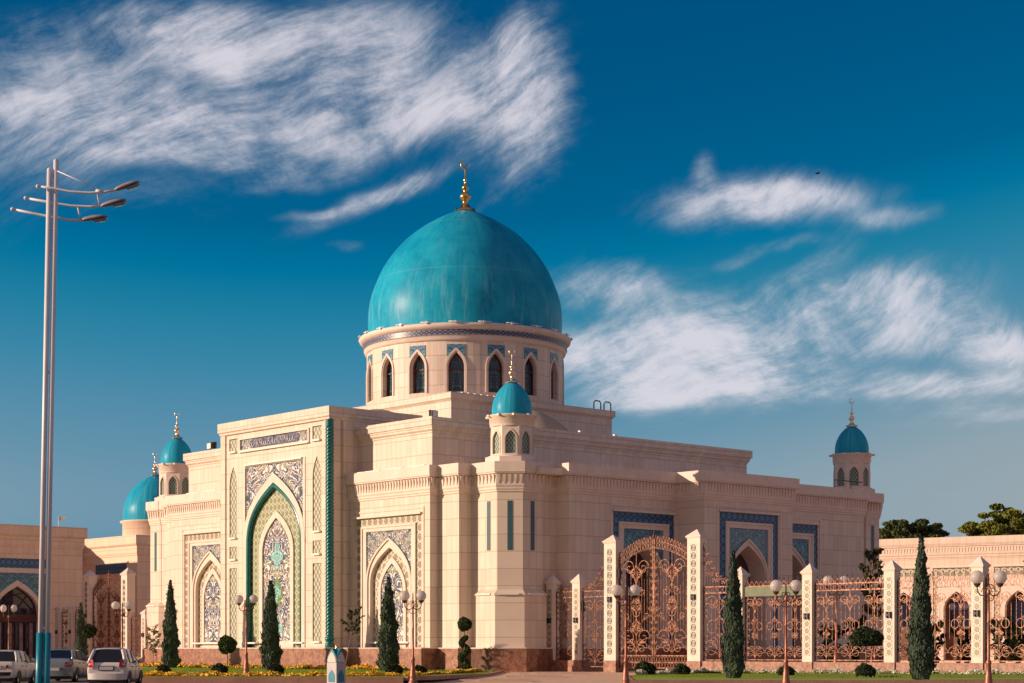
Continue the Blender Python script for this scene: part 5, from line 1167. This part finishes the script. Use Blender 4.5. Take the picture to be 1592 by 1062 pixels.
# thin cirrus: blobs of cover in sky direction, broken by wind-drawn noise
pv = T.comb(tx, tz, 0.0)
wn_ = T.noise(pv, 7.0, 3, .55, 0, True); warp = T.vadd(T.vadd(wn_, (.5, .5, .5), 'SUBTRACT'), (.06, .045, 0), 'MULTIPLY'); pw = T.vadd(pv, warp)
def mapn(v, loc, rot, scale):
    n = T.n.new('ShaderNodeMapping'); n.vector_type = 'TEXTURE'; T.link(v, n.inputs[0]); n.inputs[1].default_value = loc; n.inputs[2].default_value = (0, 0, rot); n.inputs[3].default_value = scale; return n.outputs[0]
cover = None
for (x, y, rx, ry, rot, amp) in CLOUDS:
    q = mapn(pw, ((x-796)/2820, (1008.5-y)/2820, 0), radians(rot), (rx/2820, ry/2820, 1))
    ln = T.n.new('ShaderNodeVectorMath'); ln.operation = 'LENGTH'; T.link(q, ln.inputs[0])
    e_ = T.m('MULTIPLY', T.ss(ln.outputs['Value'], 1.55, .25), amp)
    cover = e_ if cover is None else T.m('SUBTRACT', T.m('ADD', cover, e_), T.m('MULTIPLY', cover, e_))
lw = T.vadd(T.vadd(T.noise(pv, 3.2, 1, .4, 0, True), (.5, .5, .5), 'SUBTRACT'), (.16, .16, 0), 'MULTIPLY')
def wisps(rot, sx, sy, sc_, det, rg=.62):
    return T.noise(mapn(T.vadd(pv, lw), (0, 0, 0), radians(rot), (sx, sy, 1)), sc_, det, rg, .0)
lw = T.vadd(lw, T.vadd(T.vadd(T.noise(T.vadd(pv, lw), 10, 2, .5, 0, True), (.5, .5, .5), 'SUBTRACT'), (.045, .045, 0), 'MULTIPLY'))
n1 = wisps(18, 1.0, .40, 11, 9, .62); n2 = wisps(26, 1.0, .22, 34, 8, .70); n3 = T.noise(T.vadd(pv, lw), 17, 10, .70, .0)
tex = T.m('ADD', T.m('MULTIPLY', n1, .40), T.m('ADD', T.m('MULTIPLY', n2, .25), T.m('MULTIPLY', n3, .35)))
tex = T.m('ADD', T.m('MULTIPLY', T.m('SUBTRACT', tex, .5), 2.3), .5)
dens = T.m('MULTIPLY', cover, T.ss(T.m('ADD', tex, T.m('MULTIPLY', cover, .46)), .48, 1.24))
dens = T.m('MULTIPLY', dens, T.ss(gy, .1, .5))
cc = T.mix(T.ss(dens, .0, .8), CLOUD_LO, CLOUD_HI)
col = T.mix(T.m('MINIMUM', dens, .88), base, cc)
# mauve glow added to the unseen sky behind and overhead, tinting the shade
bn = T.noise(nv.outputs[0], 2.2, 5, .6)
fill_glow = T.m('MULTIPLY', T.ss(T.m('SUBTRACT', T.m('MULTIPLY', gy, -1.0), T.m('MULTIPLY', gz, .0)), -.55, .35), T.m('ADD', .55, T.m('MULTIPLY', bn, .6), clamp=True))
fill_glow = T.m('MULTIPLY', fill_glow, T.ss(gz, -.02, .05)); 
col = T.mix(T.m('MINIMUM', fill_glow, 1.0), col, FILL_GLOW)
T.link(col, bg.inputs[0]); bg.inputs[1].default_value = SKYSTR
w.cycles.sampling_method = 'MANUAL' if hasattr(w, 'cycles') else None; w.cycles.sample_map_resolution = 512
vs_ = sc.view_settings; vs_.view_transform = 'Standard'; vs_.look = 'None'; vs_.exposure = EXPO; vs_.gamma = 1.0
sc.cycles.max_bounces = 8; sc.cycles.diffuse_bounces = 6; sc.cycles.glossy_bounces = 3
_t = M['globe'].node_tree; _tr = _t.nodes.new('ShaderNodeBsdfTranslucent'); _tr.inputs[0].default_value = (.9, .84, .78, 1); _mx = _t.nodes.new('ShaderNodeMixShader'); _mx.inputs[0].default_value = .55
_t.links.new(_t.nodes['Principled BSDF'].outputs[0], _mx.inputs[1]); _t.links.new(_tr.outputs[0], _mx.inputs[2]); _t.links.new(_mx.outputs[0], _t.nodes['Material Output'].inputs[0])
M['carglass'].node_tree.nodes['Principled BSDF'].inputs['Specular IOR Level'].default_value = .35
